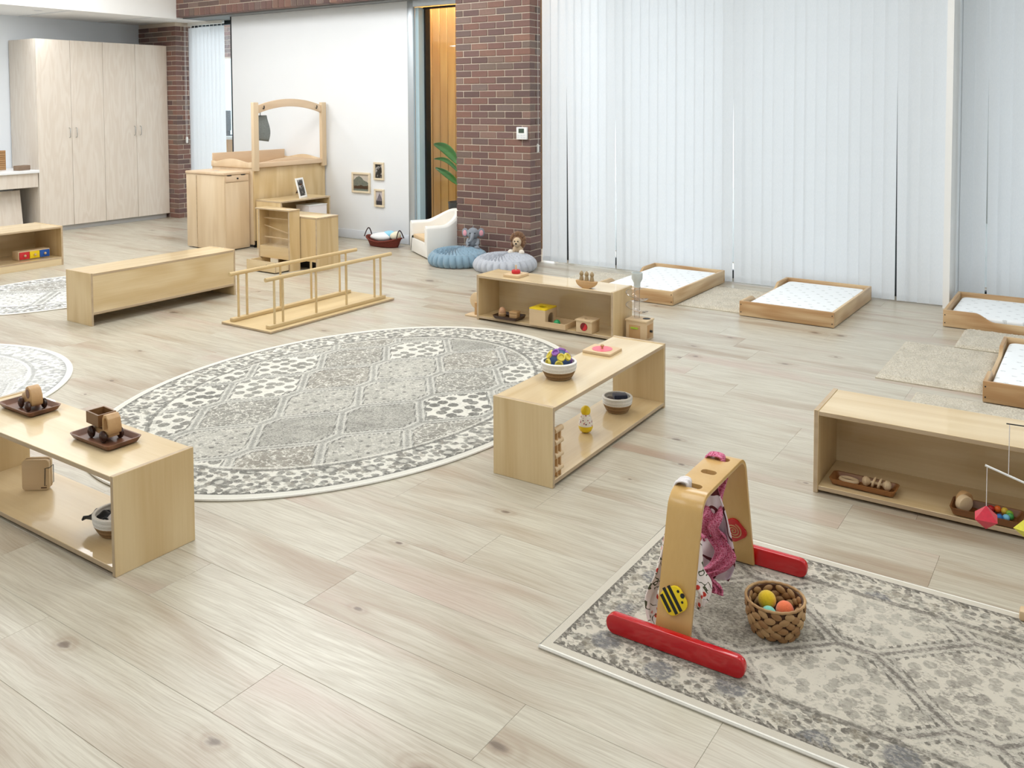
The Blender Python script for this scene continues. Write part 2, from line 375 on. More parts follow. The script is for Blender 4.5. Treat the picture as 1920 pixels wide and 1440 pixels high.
def rug_mat(name, shape, A, B, st):
    n = N(name); x0, y0, z = n.sep(n.coord())
    jag = n.noise(n.vec(x0 * 75, y0 * 110, 0), 1, 2, .6) - .5
    jag2 = n.noise(n.vec(x0 * 60, y0 * 90, 7), 1, 2, .6) - .5
    x = x0 + jag * .016; y = y0 + jag2 * .014
    if shape == 'oval':
        e = ((x0 / A) * (x0 / A) + (y0 / B) * (y0 / B)).sqrt(); d0 = (1 - e) * (A * .5 + B * .5)
        th = mth(n.nt, 'ARCTAN2', y0 / B, x0 / A) * (A + B) * .5
    else:
        d0 = (A - x0.abs()).min(B - y0.abs()); th = x0 + y0
    d = d0 + jag * .012
    cream, grey, dk, taupe, pale = st['cream'], st['grey'], st['dark'], st['taupe'], st['pale']
    a, b = st['cell']; ox, oy = st['org']
    def flat(t, per):       # straight runs at the lattice nodes
        q = t / (per * .5); qi = q.floor(); qf = (((q - qi) - .15) / .7).clamp(); return (qi + qf) * .5
    fx = flat(x - ox, a) if st['flat'] == 'x' else (x - ox) / a
    fy = flat(y - oy, b) if st['flat'] == 'y' else (y - oy) / b
    u = fx + fy; v = fx - fy
    cu, cv = u.floor(), v.floor(); fu, fv = u.fract(), v.fract()
    h = n.white(n.vec(cu, cv, st['seed'])); h2 = n.white(n.vec(cu, cv, 5.1))
    m1 = h.lt(.34); m2 = h.gt(.34) * h.lt(.58); m3 = h.gt(.58) * h.lt(.8); m4 = h.gt(.8)
    p2 = n.vec(x, y, h * 9)
    fl = n.voro(p2, st['dot'], rand=st['drand'], dim='2D'); 
    speck = n.noise(n.vec(x0 * 130, y0 * 170, h * 9), 1, 2, .7)
    scroll = (n.noise(p2, 24, 2, .55) - .5).abs()
    leafy = n.noise(p2, 46, 3, .7)
    c = n.mix(m1, pale, cream)
    c = n.mix(m2, c, n.mix(h2, pale, grey)); c = n.mix(m3, c, n.mix(h2, taupe, grey)); c = n.mix(m4, c, pale)
    c = n.mix(m1 * (1 - fl.sm(.36, .42)) * st['fs'], c, n.mix(h2, grey, dk))
    c = n.mix(m1 * leafy.sm(.6, .66) * .6 * st['mot'], c, dk)
    c = n.mix(m2 * speck.sm(.5, .6) * .75, c, n.mix(h2.gt(.5), dk, cream))
    c = n.mix(m3 * (1 - scroll.sm(.012, .04)) * .85, c, cream)
    c = n.mix(m3 * leafy.sm(.56, .64) * .6, c, dk)
    c = n.mix(m4 * (1 - fl.sm(.12, .2)) * .85, c, dk)
    c = n.mix(m4 * leafy.sm(.54, .6) * .6, c, grey)
    c = n.mix(m2 * (1 - scroll.sm(.012, .035)) * .55, c, dk)
    c = n.mix(m4 * (1 - scroll.sm(.008, .028)) * .7, c, cream)
    eu = fu.min(1 - fu); ev = fv.min(1 - fv); ed = eu.min(ev)
    dash = ((x0 + y0 * .6) * st['dash']).sin().sm(-.3, .2)
    c = n.mix(ed.lt(.085) * .8, c, n.mix(speck.sm(.45, .6), st['band'], grey))
    c = n.mix((ed - .05).abs().lt(.012) * .45, c, cream)
    c = n.mix((ed - .085).abs().lt(.018) * dash * .9, c, dk)
    c = n.mix(ed.lt(.022) * st['line'], c, st['linecol'])
    bw, cw = st['border'], st['edge']
    pb = n.vec(x, y, 4.0)
    bf = n.voro(pb, st['bdot'], rand=.8, dim='2D')
    lf = n.voro(n.vec(x * 1.0, y * 1.7, 2.0), st['bdot'] * .85, rand=.9, dim='2D')
    bc = n.mix((1 - bf.sm(.28, .36)) * .9, cream, dk)
    bc = n.mix((1 - lf.sm(.24, .34)) * .8, bc, grey)
    bc = n.mix(n.noise(pb, 17, 3, .75).sm(.54, .6) * .65, bc, taupe)
    if 'flower' in st:
        fw = n.voro(pb, 4.6, rand=.5, dim='2D'); bc = n.mix((1 - fw.sm(.16, .22)) * .9, bc, st['flower'])
    else:
        fw = n.voro(pb, 6.5, rand=.5, dim='2D'); bc = n.mix((1 - fw.sm(.20, .27)) * .75, bc, dk); bc = n.mix((1 - fw.sm(.10, .14)) * .6, bc, cream)
    c = n.mix(d.lt(bw), c, bc)
    c = n.mix((d - bw).abs().lt(.010) * .75, c, dk)
    c = n.mix((d - bw - .022).abs().lt(.008) * .6, c, cream)
    tri = ((th * st['tooth']).sin() * .5 + .5) * .018
    c = n.mix(d.lt(tri + cw + .006), c, dk)
    c = n.mix(d0.lt(cw), c, cream)
    wear = n.noise(n.vec(x0, y0, 8), 7, 4, .75); weave = n.noise(n.vec(x0, y0, 2), 300, 2, .6)
    c = n.mix(wear.sm(.48, .8) * st['wear'], c, cream)
    c = n.mix(d0.gt(cw) * (jag + .5).sm(.47, .57) * st['jg'], c, n.mix((wear * 1.0).sm(.42, .56), dk, cream))
    c = n.mix(d0.gt(cw) * (jag2 + .5).sm(.5, .6) * st['jg'] * .6, c, cream)
    c = n.mix(weave * .25, c, tuple(q * .72 for q in cream))
    m = n.out(c, .95); n.bump(weave, .6, .003); return m
RC = rgb(232, 229, 219)
OVAL_STYLE = dict(cream=rgb(226, 223, 212), grey=rgb(132, 130, 122), dark=rgb(86, 85, 80), taupe=rgb(142, 134, 121), pale=rgb(178, 175, 165), band=rgb(196, 195, 188), cell=(.42, .68), org=(-.03, .08), flat='y', seed=1.7, drand=.45, fs=1.0, mot=.3, jg=.26, dot=14, dash=260, line=.55, linecol=rgb(122, 120, 114), border=.25, edge=.035, bdot=20, tooth=130, wear=.16)
RUN_STYLE = dict(cream=rgb(204, 197, 182), grey=rgb(136, 134, 124), dark=rgb(84, 79, 72), taupe=rgb(126, 117, 98), pale=rgb(164, 157, 140), band=rgb(186, 180, 168), cell=(.65, .42), org=(-.175, .015), flat='x', seed=3.3, drand=1.0, fs=.55, mot=1.0, jg=.5, dot=22, dash=210, line=.85, linecol=rgb(92, 85, 79), border=.15, edge=.028, bdot=30, tooth=230, wear=.25, flower=rgb(98, 100, 105))
PALE_STYLE = dict(OVAL_STYLE, cream=rgb(238, 238, 234), grey=rgb(196, 196, 192), dark=rgb(162, 162, 160), taupe=rgb(206, 204, 198), pale=rgb(224, 223, 219), band=rgb(222, 222, 218), cell=(.5, .5), line=.3, linecol=rgb(176, 176, 174), border=.2, edge=.03, wear=.7)
MID_STYLE = dict(OVAL_STYLE, wear=.55, cell=(.8, 1.1), cream=rgb(234, 234, 230), pale=rgb(216, 215, 210))
def shag_mat():
    n = N('beige_shag'); p = n.coord(); t = n.noise(p, 120, 4, .7); b = n.noise(p, 9, 2)
    c = n.mix(t.sm(.3, .7), rgb(176, 164, 140), rgb(232, 224, 206)); c = n.mix(b.sm(.45, .7) * .4, c, rgb(168, 160, 140))
    m = n.out(c, .98, Sheen_Weight=.4); n.bump(t, .9, .006); return m
M['shag'] = shag_mat()
def sheet_mat(name, mark):
    n = N(name); x, y, z = n.sep(n.coord())
    gx = x / .105; gy = y / .075; row = gy.floor(); gx = gx + (row * .5).fract()
    cx = gx.fract() - .5; cy = gy.fract() - .5
    jit = n.white(n.vec(gx.floor(), row, 2.0)); nz = n.noise(n.vec(x, y, 0), 120, 2) - .5
    e = ((cx + (jit - .5) * .3) * (cx + (jit - .5) * .3) * 30 + (cy + nz * .35) * (cy + nz * .35) * 60)
    c = n.mix((1 - e.sm(.35, .75)) * .6, rgb(240, 244, 246), mark)
    return n.out(c, .9)
M['sheet_grey'] = sheet_mat('printed_cot_sheet', rgb(176, 180, 182)); M['sheet_mint'] = sheet_mat('pale_mint_printed_sheet', rgb(160, 168, 166))
def weave_mat(name, c1, c2, sc=60):
    n = N(name); x, y, z = n.sep(n.coord()); a = mth(n.nt, 'ARCTAN2', y, x)
    w = ((z * sc * 6).sin() * .5 + .5); q = n.noise(n.vec(a * 12, z * 90, 0), 1, 3, .7)
    m = n.out(n.mix((w * .5 + q * .6).clamp(), c2, c1), .85); n.bump(w * .6 + q * .4, .7, .003); return m
M['rope_white'] = weave_mat('white_cotton_rope', rgb(242, 240, 234), rgb(206, 202, 194)); M['rope_jute'] = weave_mat('jute_rope', rgb(176, 142, 98), rgb(112, 84, 52))
M['hyacinth'] = wood('water_hyacinth', rgb(204, 170, 120), rgb(146, 104, 62), 'x', .6, ring=20, contrast=1.2)
M['hyacinth_dark'] = plain('hyacinth_frame', rgb(86, 54, 32), .7, .2, 60)
M['wicker'] = weave_mat('maroon_wicker', rgb(132, 58, 42), rgb(78, 28, 22), 90)

# ================================================================== SETTING
def in_view(pts, mx=60):
    for p in pts:
        d = Vector(p) - Vector((0, 0, CAM_H)); zc = d.dot(f2)
        if zc < .1: continue
        x = 960 + F_PX * d.dot(r3) / zc; y = PY - F_PX * d.dot(u3) / zc
        if -mx < x < 1920 + mx and -mx < y < 1440 + mx: return True
    return False

fl = struct(MB().box(-11.4, 3.0, -4.0, 8.3, -.06, -.006).build('floor', plain('dark_floor_joint', rgb(150, 134, 118), .8)))
PW, PL, G = .2355, 1.27, .0003
def plank_mb(mb, x0, x1, y0, y1):
    x0 += G; x1 -= G; y0 += G; y1 -= G; c = .0009
    mb.add([(x0, y0, -.006), (x1, y0, -.006), (x1, y1, -.006), (x0, y1, -.006), (x0, y0, -c * .6), (x1, y0, -c * .6), (x1, y1, -c * .6), (x0, y1, -c * .6),
            (x0 + c, y0 + c, 0), (x1 - c, y0 + c, 0), (x1 - c, y1 - c, 0), (x0 + c, y1 - c, 0)],
           [(0, 1, 5, 4), (1, 2, 6, 5), (2, 3, 7, 6), (3, 0, 4, 7), (4, 5, 9, 8), (5, 6, 10, 9), (6, 7, 11, 10), (7, 4, 8, 11), (8, 9, 10, 11)])
rest = MB(); unit = MB(); plank_mb(unit, -PL / 2, PL / 2, -PW / 2, PW / 2); plank_me = unit.mesh('plank', M['plank'])
known = {0: -1.87, 1: -1.222, 2: -2.046, 4: -1.79, -1: -2.64}
nplank = 0
for row in range(-23, 29):
    y0 = 1.385 + PW * row
    off = known.get(row, random.uniform(0, PL))
    x = off - PL * (math.ceil((off + 11.4) / PL))
    while x < 3.0:
        xa, xb = max(x, -11.4), min(x + PL, 3.0)
        if xb - xa > .02 and y0 < 8.29:
            cor = [(xa + (xb - xa) * i / 4, y0 + PW * j, 0) for i in range(5) for j in (0, 1)]
            if in_view(cor, 10) and nplank < 300 and xb - xa > PL - .001:
                link('plank', plank_me, fl, ((xa + xb) / 2, y0 + PW / 2, 0)); nplank += 1
            else: plank_mb(rest, xa, xb, y0, min(y0 + PW, 8.3))
        x += PL
ro = rest.build('plank_field', M['plank'], fl, fixn=False); ro['kind'] = 'stuff'

XL, YB = -11.30, 7.069
struct(MB().box(XL - .12, XL, -4, 8.3, 0, 3.6).build('wall_left', M['grey_wall']))
struct(MB().box(3.0, 3.12, -4, 8.3, 0, 3.6).build('wall_right', M['white_wall']))
struct(MB().box(XL - .12, 3.12, -4.12, -4, 0, 3.6).build('wall_front', M['white_wall']))
struct(MB().box(XL - .12, 3.12, -4.12, 7.75, CEIL_Z, CEIL_Z + .1).build('ceiling', M['ceiling']))
# dropped soffit along the left wall with its fascia and panel joints
sof = struct(MB().box(XL, -10.03, -4, 7.62, 2.652, 2.70).build('ceiling_soffit', M['ceiling']))
for k in range(8):
    MB().box(XL, -10.04, -.55 + k * 1.05, -.535 + k * 1.05, 2.648, 2.653).build('panel_joint', M['base'], sof)
struct(MB().box(-10.03, -9.98, -4, YB, 2.64, CEIL_Z).build('trim_1', M['white_paint']))
for k, (dy, lab) in enumerate(((5.53, 'small round recessed downlight in the dropped ceiling above the wardrobe'), (3.6, 'small round recessed downlight outside the frame, above the counter'), (1.6, 'small round recessed downlight outside the frame, left of the round rug'))):
    dl = thing('downlight', lab, 'downlight', (-10.42, dy, 2.652), group='soffit downlights')
    MB().lathe([(.0, -.004), (.05, -.004), (.06, -.006), (.07, 0), (.055, .01), (0, .012)], 28).build('trim_ring', M['white_paint'], dl, smooth=True)
    MB().lathe([(0, -.0065), (.045, -.0065), (.045, -.0045)], 24).build('lens', M['base'], dl)
    ld = bpy.data.lights.new('downlight_lamp', 'AREA'); ld.shape = 'DISK'; ld.size = .14; ld.energy = 5; ld.color = LAMP_COL
    lo = bpy.data.objects.new('downlight_lamp', ld); COL.objects.link(lo); lo.parent = dl; lo.location = (0, 0, -.02)

# brick work -------------------------------------------------------
CH, BH = .0667, .0570
def brick_me(l, w, h, nm='brick'): return MB().box(-l / 2, l / 2, -w / 2, w / 2, -h / 2, h / 2).mesh(nm, M['brick'], bevel=.0025, seg=1)
_bc = {}
def brick(parent, x0, x1, y0, y1, z0, z1):
    k = tuple(round(q, 3) for q in (x1 - x0, y1 - y0, z1 - z0))
    if k not in _bc: _bc[k] = brick_me(*k)
    link('brick', _bc[k], parent, ((x0 + x1) / 2 + random.uniform(-.0012, .0012), (y0 + y1) / 2 + random.uniform(-.0015, .0015), (z0 + z1) / 2))
CXL, CXR, CY1 = -5.467, -4.581, 7.262
colm = struct(MB().box(CXL + .007, CXR - .007, YB + .007, CY1, 0, 3.5).build('wall_column', M['mortar']))
for k in range(45):
    z0 = .006 + k * CH; z1 = z0 + BH
    if k % 2 == 0:
        ends = [CXR]; x = CXR - .19
        brick(colm, CXR - .19, CXR, YB, YB + .09, z0, z1); brick(colm, CXR - .09, CXR, YB + .1, CY1, z0, z1); x -= .01
    else:
        brick(colm, CXR - .09, CXR, YB, CY1, z0, z1); x = CXR - .10
    while x > CXL + .03:
        a = max(x - .19, CXL); brick(colm, a, x, YB, YB + .09, z0, z1); x = a - .01
# left pillar, beside the wardrobe
PXR, PY0, PY1 = -10.47, 7.39, 7.56
pil = struct(MB().box(XL, PXR - .007, PY0 + .007, 7.75, 0, 2.66).build('wall_pillar', M['mortar']))
for k in range(39):
    z0 = .006 + k * CH; z1 = min(z0 + BH, 2.65)
    if k % 2 == 0:
        brick(pil, PXR - .19, PXR, PY0, PY0 + .09, z0, z1); brick(pil, PXR - .09, PXR, PY0 + .1, PY1 + .1, z0, z1); x = PXR - .2
    else:
        brick(pil, PXR - .09, PXR, PY0, PY0 + .19, z0, z1); brick(pil, PXR - .09, PXR, PY0 + .2, PY0 + .28, z0, z1); x = PXR - .1
    lim = XL if z1 > 2.2 else -10.86
    while x > lim + .03:
        a = max(x - .19, XL); brick(pil, a, x, PY0, PY0 + .09, z0, z1); x = a - .01
# brick beam over the window, partition and doorway
BX0, BZ = -10.03, 2.665
beam = struct(MB().box(BX0, CXL, YB + .007, 7.66, BZ + .006, 3.5).build('wall_beam', M['mortar']))
x = BX0
while x < CXL - .05:
    b = min(x + .094, CXL); brick(beam, x, b, YB, YB + .12, BZ, BZ + .094); x = b + .01
for k in range(4):
    z0 = BZ + .104 + k * CH; x = BX0 - (0 if k % 2 else .1)
    while x < CXL - .03:
        a, b = max(x, BX0), min(x + .19, CXL); brick(beam, a, b, YB, YB + .09, z0, z0 + BH); x += .2
struct(MB().box(BX0, CXL, YB + .13, 7.66, BZ - .012, BZ + .004).build('trim_2', plain('grey_soffit', rgb(128, 132, 134), .6)))

# white partition ---------------------------------------------------
PX0, PX1, PYF = -9.27, -6.352, 7.361
struct(MB().box(PX0, PX1, PYF, PYF + .12, 0, BZ - .012).build('wall_partition', M['white_wall'], bevel=.002))
struct(MB().box(PX0, PX1, PYF - .006, PYF, .006, .104).build('baseboard_back', M['base'], bevel=.002))
struct(MB().box(PX0 - .03, PX0, PYF + .005, PYF + .1, 0, BZ - .012).build('trim_3', M['dark_metal']))
# glazed doorway with aluminium frame
dr = struct(MB().box(PX1 + .004, PX1 + .085, PYF - .005, PYF + .03, 0, BZ - .012).build('door_1', M['alu'], bevel=.002))
MB().box(PX1 + .086, PX1 + .135, PYF + .03, PYF + .2, 0, 2.58).build('jamb', M['alu_blue'], dr)
MB().box(PX1 + .135, PX1 + .155, PYF + .12, PYF + .2, 0, 2.58).build('seal', M['black'], dr)
MB().box(PX1 + .086, CXL, PYF - .005, PYF + .03, 2.585, BZ - .012).build('head', M['alu'], dr)
MB().box(PX1 + .14, CXL, PYF + .1, PYF + .14, 2.565, 2.585).build('head_seal', M['black'], dr)
MB().box(PX1 + .15, CXL - .01, PYF + .15, PYF + .158, .02, 2.57).build('pane', M['glass'], dr)
brd = struct(MB().box(-7.0, -5.0, 7.925, 7.98, 0, 3.2).build('wall_boards', plain('board_backing', rgb(120, 84, 44), .8)))
bx = -6.996
while bx < -5.1:
    MB().box(bx, bx + .106, 7.9, 7.924, 0, 3.2).build('board', W['cedar'], brd, bevel=.004, seg=1); bx += .11

# windows with vertical blinds -------------------------------------------
def window(name, x0, x1, y, z1, mull):
    w = struct(MB().box(x0, x1, y, y + .06, 0, .07).build(name, M['dark_metal'], bevel=.003))
    MB().box(x0, x1, y, y + .06, z1 - .06, z1).build('head', M['dark_metal'], w)
    for m in mull: MB().box(m - .03, m + .03, y, y + .06, .07, z1 - .06).build('mullion', M['dark_metal'], w)
    for a, b in zip(mull, mull[1:]): MB().box(a + .031, b - .031, y + .026, y + .034, .071, z1 - .061).build('pane', M['glass'], w)
    return w
window('window_1', CXR, -1.0, 7.50, 2.95, [CXR + .17, -3.86, -2.80, -1.39])
window('window_2', -.98, 3.0, 7.72, 2.95, [-.95, .35, 1.65, 2.97])
window('window_3', PXR, PX0 - .03, 7.66, 2.66, [PXR + .03, PX0 - .06])
struct(MB().box(CXR, 3.0, 7.34, 7.78, 2.95, CEIL_Z).build('wall_back', M['white_wall']))
struct(MB().box(-1.03, -.985, 7.25, 7.76, 0, 2.95).build('trim_4', M['white_paint']))
SW = .094
slat_cache = {}
def slat_mesh(h):
    if h not in slat_cache:
        def fn(u, v): a = (u - .5); return (a * SW, .003 * (1 - 4 * a * a), v * h)
        g = MB().grid(fn, 4, 1)
        slat_cache[h] = (g.mesh('slat', M['blind'], smooth=60, fixn=False), MB().grid(lambda u, v: ((u - .5) * SW * .995, .0045 * (1 - 4 * (u - .5) ** 2) - .002, v * .045), 4, 1).mesh('hem', M['blind'], smooth=60, fixn=False))
    return slat_cache[h]
def blind(label, x0, x1, y, ztop, zbot, ang, jit, gaps=(), pitch=.087, sway=.0):
    t = thing('vertical_blind', label, 'blind', ((x0 + x1) / 2, y, zbot), group='white vertical blinds')
    h = round(ztop - zbot - .05, 3); sm, hm = slat_mesh(h)
    MB().box(x0 - (x0 + x1) / 2, (x1 - x0) / 2, -.022, .022, h + .03, h + .075).build('headrail', M['white_plastic'], t, bevel=.003)
    n = int(round((x1 - x0) / pitch)); cx = (x0 + x1) / 2
    for i in range(n):
        a = ang + random.uniform(-jit, jit)
        px = x0 + (i + .5) * (x1 - x0) / n - cx
        ty = random.uniform(-.0012, .0012)
        for g in gaps:
            if 0 <= px + cx - g[0] < pitch: ty = -g[1]
        s = link('slat', sm, t, (px - ty * h, random.uniform(-.003, .003), 0), a)
        s.rotation_euler.x = random.uniform(-sway, sway); s.rotation_euler.y = ty
        link('hem', hm, s)
        MB().cyl((px, 0, h), (px, 0, h + .03), .004, n=6).build('carrier', M['white_plastic'], t)
    return t
b1 = blind('long white vertical blind covering the wide window beside the brick column', CXR + .002, -1.035, 7.295, 2.92, .012, .09, .025, ((-4.29, .0115), (-3.78, .0095), (-2.715, .0088), (-1.34, .0092)), sway=.001)
b2 = blind('white vertical blind on the recessed window behind the rightmost cot bed', -.96, 1.6, 7.56, 2.92, .012, .10, .03, ((-.83, .0085),), pitch=.086)
b3 = blind('narrow white vertical blind between brick pillar and white partition', PXR + .03, -9.72, 7.585, 2.63, .012, .2, .03, pitch=.083)
def chain(par, x, y, z0, z1, zb):
    MB().tube([(x - .012, y, z1), (x - .012, y, z0), (x, y, z0 - .02), (x + .012, y, z0), (x + .012, y, z1)], .0018, 6).build('chain', M['white_plastic'], par)
    MB().prism(rrect(.036, .085, .015), -.008, .008, 'xz', M=Matrix.Translation((x, y, z0 - .03))).build('chain_weight', M['white_plastic'], par, bevel=.003)
chain(b1, CXR + .004 - (CXR + .01 - 1.03) / 2, -.10, 1.13, 2.92, 0)
chain(b3, .005 - (-9.72 - PXR - .03) / 2, -.07, 1.08, 2.6, 0)
# outside
struct(MB().box(-12, 8, 7.8, 16, -.3, -.05).build('floor_terrace', plain('terrace_paving', rgb(176, 180, 178), .8, .06, 2)))
struct(MB().box(-3.35, .6, 7.85, 11.5, 3.0, 3.2).build('sky_blocker', plain('sky_blocker_grey', rgb(120, 120, 116), .8)))  # unseen slab added to block sky and grey the upper blinds
struct(MB().box(-3.35, 8, 13, 13.3, -.3, 2.9).build('wall_garden', plain('garden_wall', rgb(150, 150, 146), .9, .1, 3)))
# office seen through the narrow window
nb = struct(MB().box(-12.3, -10.7, 9.0, 9.1, 2.26, 3.3).build('wall_office', M['mortar']))
for k in range(9):
    x = -12.0 - (.1 if k % 2 else 0)
    while x < -10.95: brick(nb, x, x + .19, 8.99, 9.08, 2.28 + k * CH, 2.28 + k * CH + BH); x += .2
struct(MB().box(-14.5, -10.3, 9.9, 10.0, -.05, 3.4).build('wall_office_far', plain('pale_teal_wall', rgb(204, 228, 232), .6, .01)))
desk = thing('office_desk', 'wooden reception desk with white top glimpsed beyond the narrow window', 'desk', (-11.1, 8.72, 0))
MB().box(-.5, .5, -.3, .3, 1.03, 1.07).build('desktop', M['white_plastic'], desk, bevel=.004)
for sx in (-1, 1): MB().box(sx * .47 - .02, sx * .47 + .02, -.28, .28, -.05, 1.03).build('side_panel', W['cedar'], desk)
MB().box(-.45, .45, -.26, -.24, .1, 1.03).build('front_panel', W['cedar'], desk)
mon = thing('computer_monitor', 'dark computer monitor on the desk beyond the narrow window', 'monitor', (-11.12, 8.72, 1.071))
MB().box(-.13, .13, -.09, .09, 0, .015).build('base', M['dark_metal'], mon, bevel=.004)
MB().box(-.03, .03, -.01, .03, .015, .1).build('neck', M['dark_metal'], mon)
MB().box(-.26, .08, -.03, .01, .08, .38).build('screen', plain('monitor_shell', rgb(58, 68, 76), .4), mon, bevel=.008)

# unseen light panels added overhead in place of a skylight
for i, (lx, ly, lw) in enumerate(LIGHT_SPOTS):
    t = thing('added_light_panel', 'large square light panel added overhead, out of view', 'light', (lx, ly, CEIL_Z), group='added square light panels')
    for a, b, c, d in ((-.9, .9, -.9, -.86), (-.9, .9, .86, .9), (-.9, -.86, -.86, .86), (.86, .9, -.86, .86)): MB().box(a, b, c, d, -.03, -.001).build('frame', M['white_paint'], t)
    e = N('added_panel_glow'); e.out(rgb(250, 250, 248), .5, Emission_Color=(*LAMP_COL, 1), Emission_Strength=1.5)
    MB().box(-.86, .86, -.86, .86, -.02, -.01).build('diffuser', e.m, t)

# ================================================================== FURNITURE
PLY = [W['birch'], W['edge']]; PLYY = [W['birch_y'], W['edge']]; PLYZ = [W['birch_z'], W['edge']]
T = .018
def low_shelf(label, x, y, rz, L, D, H, back=False, raised=0.0, kick=False):
    """length along local x, front at local y = 0, back at y = D"""
    t = thing('low_shelf', label, 'shelf', (x, y, 0), rz, 'low birch toy shelves')
    for a in (0, L - T): MB().box(a, a + T, 0, D, 0, H, 0, 1).build('side_panel', PLYZ, t, bevel=.0015, seg=1)
    MB().box(T, L - T, .0008, D - .0008, H - T - .003, H - .003, 0, 1).build('top_panel', PLY, t, bevel=.0015, seg=1)
    zb = raised if raised else .012
    MB().box(T, L - T, .001, D - .001, zb, zb + T, 0, 1).build('bottom_panel', PLY, t, bevel=.0015, seg=1)
    if back: MB().box(T, L - T, D - .014, D - .002, zb + T if not raised else zb, H - T - .003, 0, 1).build('back_panel', PLY, t)
    if kick: MB().box(T, L - T, .002, .002 + T, 0, zb, 0, 1).build('kick_panel', PLY, t)
    return t
AZ, BZs, CZ, DZ, EZ = .337, .330, .323, .332, .372
low_shelf('open birch shelf in the left foreground holding wooden toy vehicles on top', -3.812, 1.62, 0, 1.138, .306, AZ)
low_shelf('open birch shelf beside the oval rug with a pink circle puzzle on top', -2.12 + .288, 2.985, pi / 2 + .02, 1.131, .288, BZs)
low_shelf('closed-back birch shelf near the cushions with a yellow-topped box inside', -3.747, 5.07, 0, 1.097, .27, CZ, True)
low_shelf('closed-back birch shelf at the right edge beyond the arched play gym', -.957, 3.535, .015, 1.2, .315, DZ, True)
sE = low_shelf('long birch shelf standing with its plain back to the walking bars', -6.195, 4.665, -pi / 2, 1.232, .315, EZ, True, .078, True)  # kick panel added on the unseen side to darken the gap below
low_shelf('birch shelf at the far left holding a red, yellow and blue drawer box', -8.405, 3.52, pi / 2, 1.12, .50, .378, True, .062, True)

# wardrobe ----------------------------------------------------------
wd = thing('wardrobe', 'tall pale oak wardrobe with four doors and slim loop handles', 'wardrobe', (-10.663, 5.612, 0))
MB().box(-.62, -.02, 0, 1.775, .062, 2.342).build('body', W['laminate'], wd, bevel=.002)
MB().box(-.60, -.05, .02, 1.755, 0, .062).build('kickboard', M['kick'], wd)
seams = [0, .424, .850, 1.302, 1.775]
for i in range(4):
    d = MB().box(-.0195, 0, seams[i] + .0018, seams[i + 1] - .0018, .064, 2.34).build('door', W['laminate'], wd, bevel=.0015, seg=1)
    hy = seams[i + 1] - .035 if i % 2 == 0 else seams[i] + .05
    MB().tube([(0, hy, 1.145), (.026, hy, 1.15), (.03, hy, 1.16), (.03, hy, 1.25), (.026, hy, 1.26), (0, hy, 1.265)], .0045, 8).build('handle', M['chrome'], d, smooth=True)
# counter
ct = thing('sink_counter', 'white-topped counter with pale oak front beside the wardrobe', 'counter', (-10.66, 4.3, 0))
MB().box(-.63, .03, -1.6, 1.306, .735, .772).build('countertop', plain('white_solid_surface', rgb(246, 247, 248), .3, .01), ct, bevel=.003)
MB().box(-.02, 0, -1.6, 1.30, .565, .734).build('apron', W['laminate'], ct, bevel=.0015, seg=1)
MB().box(-.62, -.021, -1.6, -1.58, 0, .734).build('end_panel', W['laminate'], ct)
Mx = Matrix.Translation((-.10, 0, 0)) @ Matrix.Rotation(radians(-8), 4, 'Y')
MB().box(-.02, 0, -1.55, 1.17, .07, .535, M=Mx).build('access_panel', W['laminate'], ct, bevel=.0015, seg=1)
MB().box(-.62, -.16, -1.55, 1.28, .0, .07).build('plinth', M['kick'], ct)
MB().lathe([(.17, 0), (.165, -.004), (.14, -.008), (0, -.01)], 28, (-.3, .72, .7775)).build('sink_rim', M['dark_metal'], ct, smooth=True)
bb = thing('bamboo_board', 'ridged bamboo drying board leaning on the wall above the counter', 'board', (-10.98, 5.30, .7725), 0)
MB().box(-.012, .012, -.28, .085, 0, .235).build('panel', W['bamboo'], bb, bevel=.003)
for k in range(9): MB().box(.012, .017, -.27, .075, .015 + k * .024, .027 + k * .024).build('ridge', W['bamboo'], bb)
tag(MB().box(-.045, .045, -.085, .085, 0, .058).build('paper_towel_pack', plain('brown_paper', rgb(142, 120, 100), .8, .1, 40), None, bevel=.006, loc=(-10.74, 5.455, .7725), rz=.35), 'small brown paper pack on the white counter by the wardrobe', 'pack')

# cabinet that hides the changing table's end
fr = thing('storage_cabinet', 'upright maple cabinet with a lidded top beside the changing table', 'cabinet', (-8.31, 5.965, 0))
MB().box(0, .63, 0, .325, .012, .80).build('body', W['maple'], fr, bevel=.003)
MB().box(-.008, .638, -.008, .333, .802, .832).build('lid', W['maple_y'], fr, bevel=.008)
MB().box(.6305, .64, .018, .31, .73, .792).build('drawer_front', W['maple_y'], fr, bevel=.002)
MB().box(.6305, .636, .018, .31, .03, .722).build('door', W['maple'], fr, bevel=.002)
MB().box(.17, .182, -.004, 0, .02, .79).build('batten', W['edge'], fr)
MB().cyl((.64, .165, .762), (.652, .165, .762), .009, n=12).build('knob', M['dark_metal'], fr)
MB().box(.30, .36, .12, .16, .832, .834).build('label_plate', M['kick'], fr)
for yy in (.04, .22): MB().box(.632, .645, yy, yy + .05, .796, .802).build('hinge', M['dark_metal'], fr)

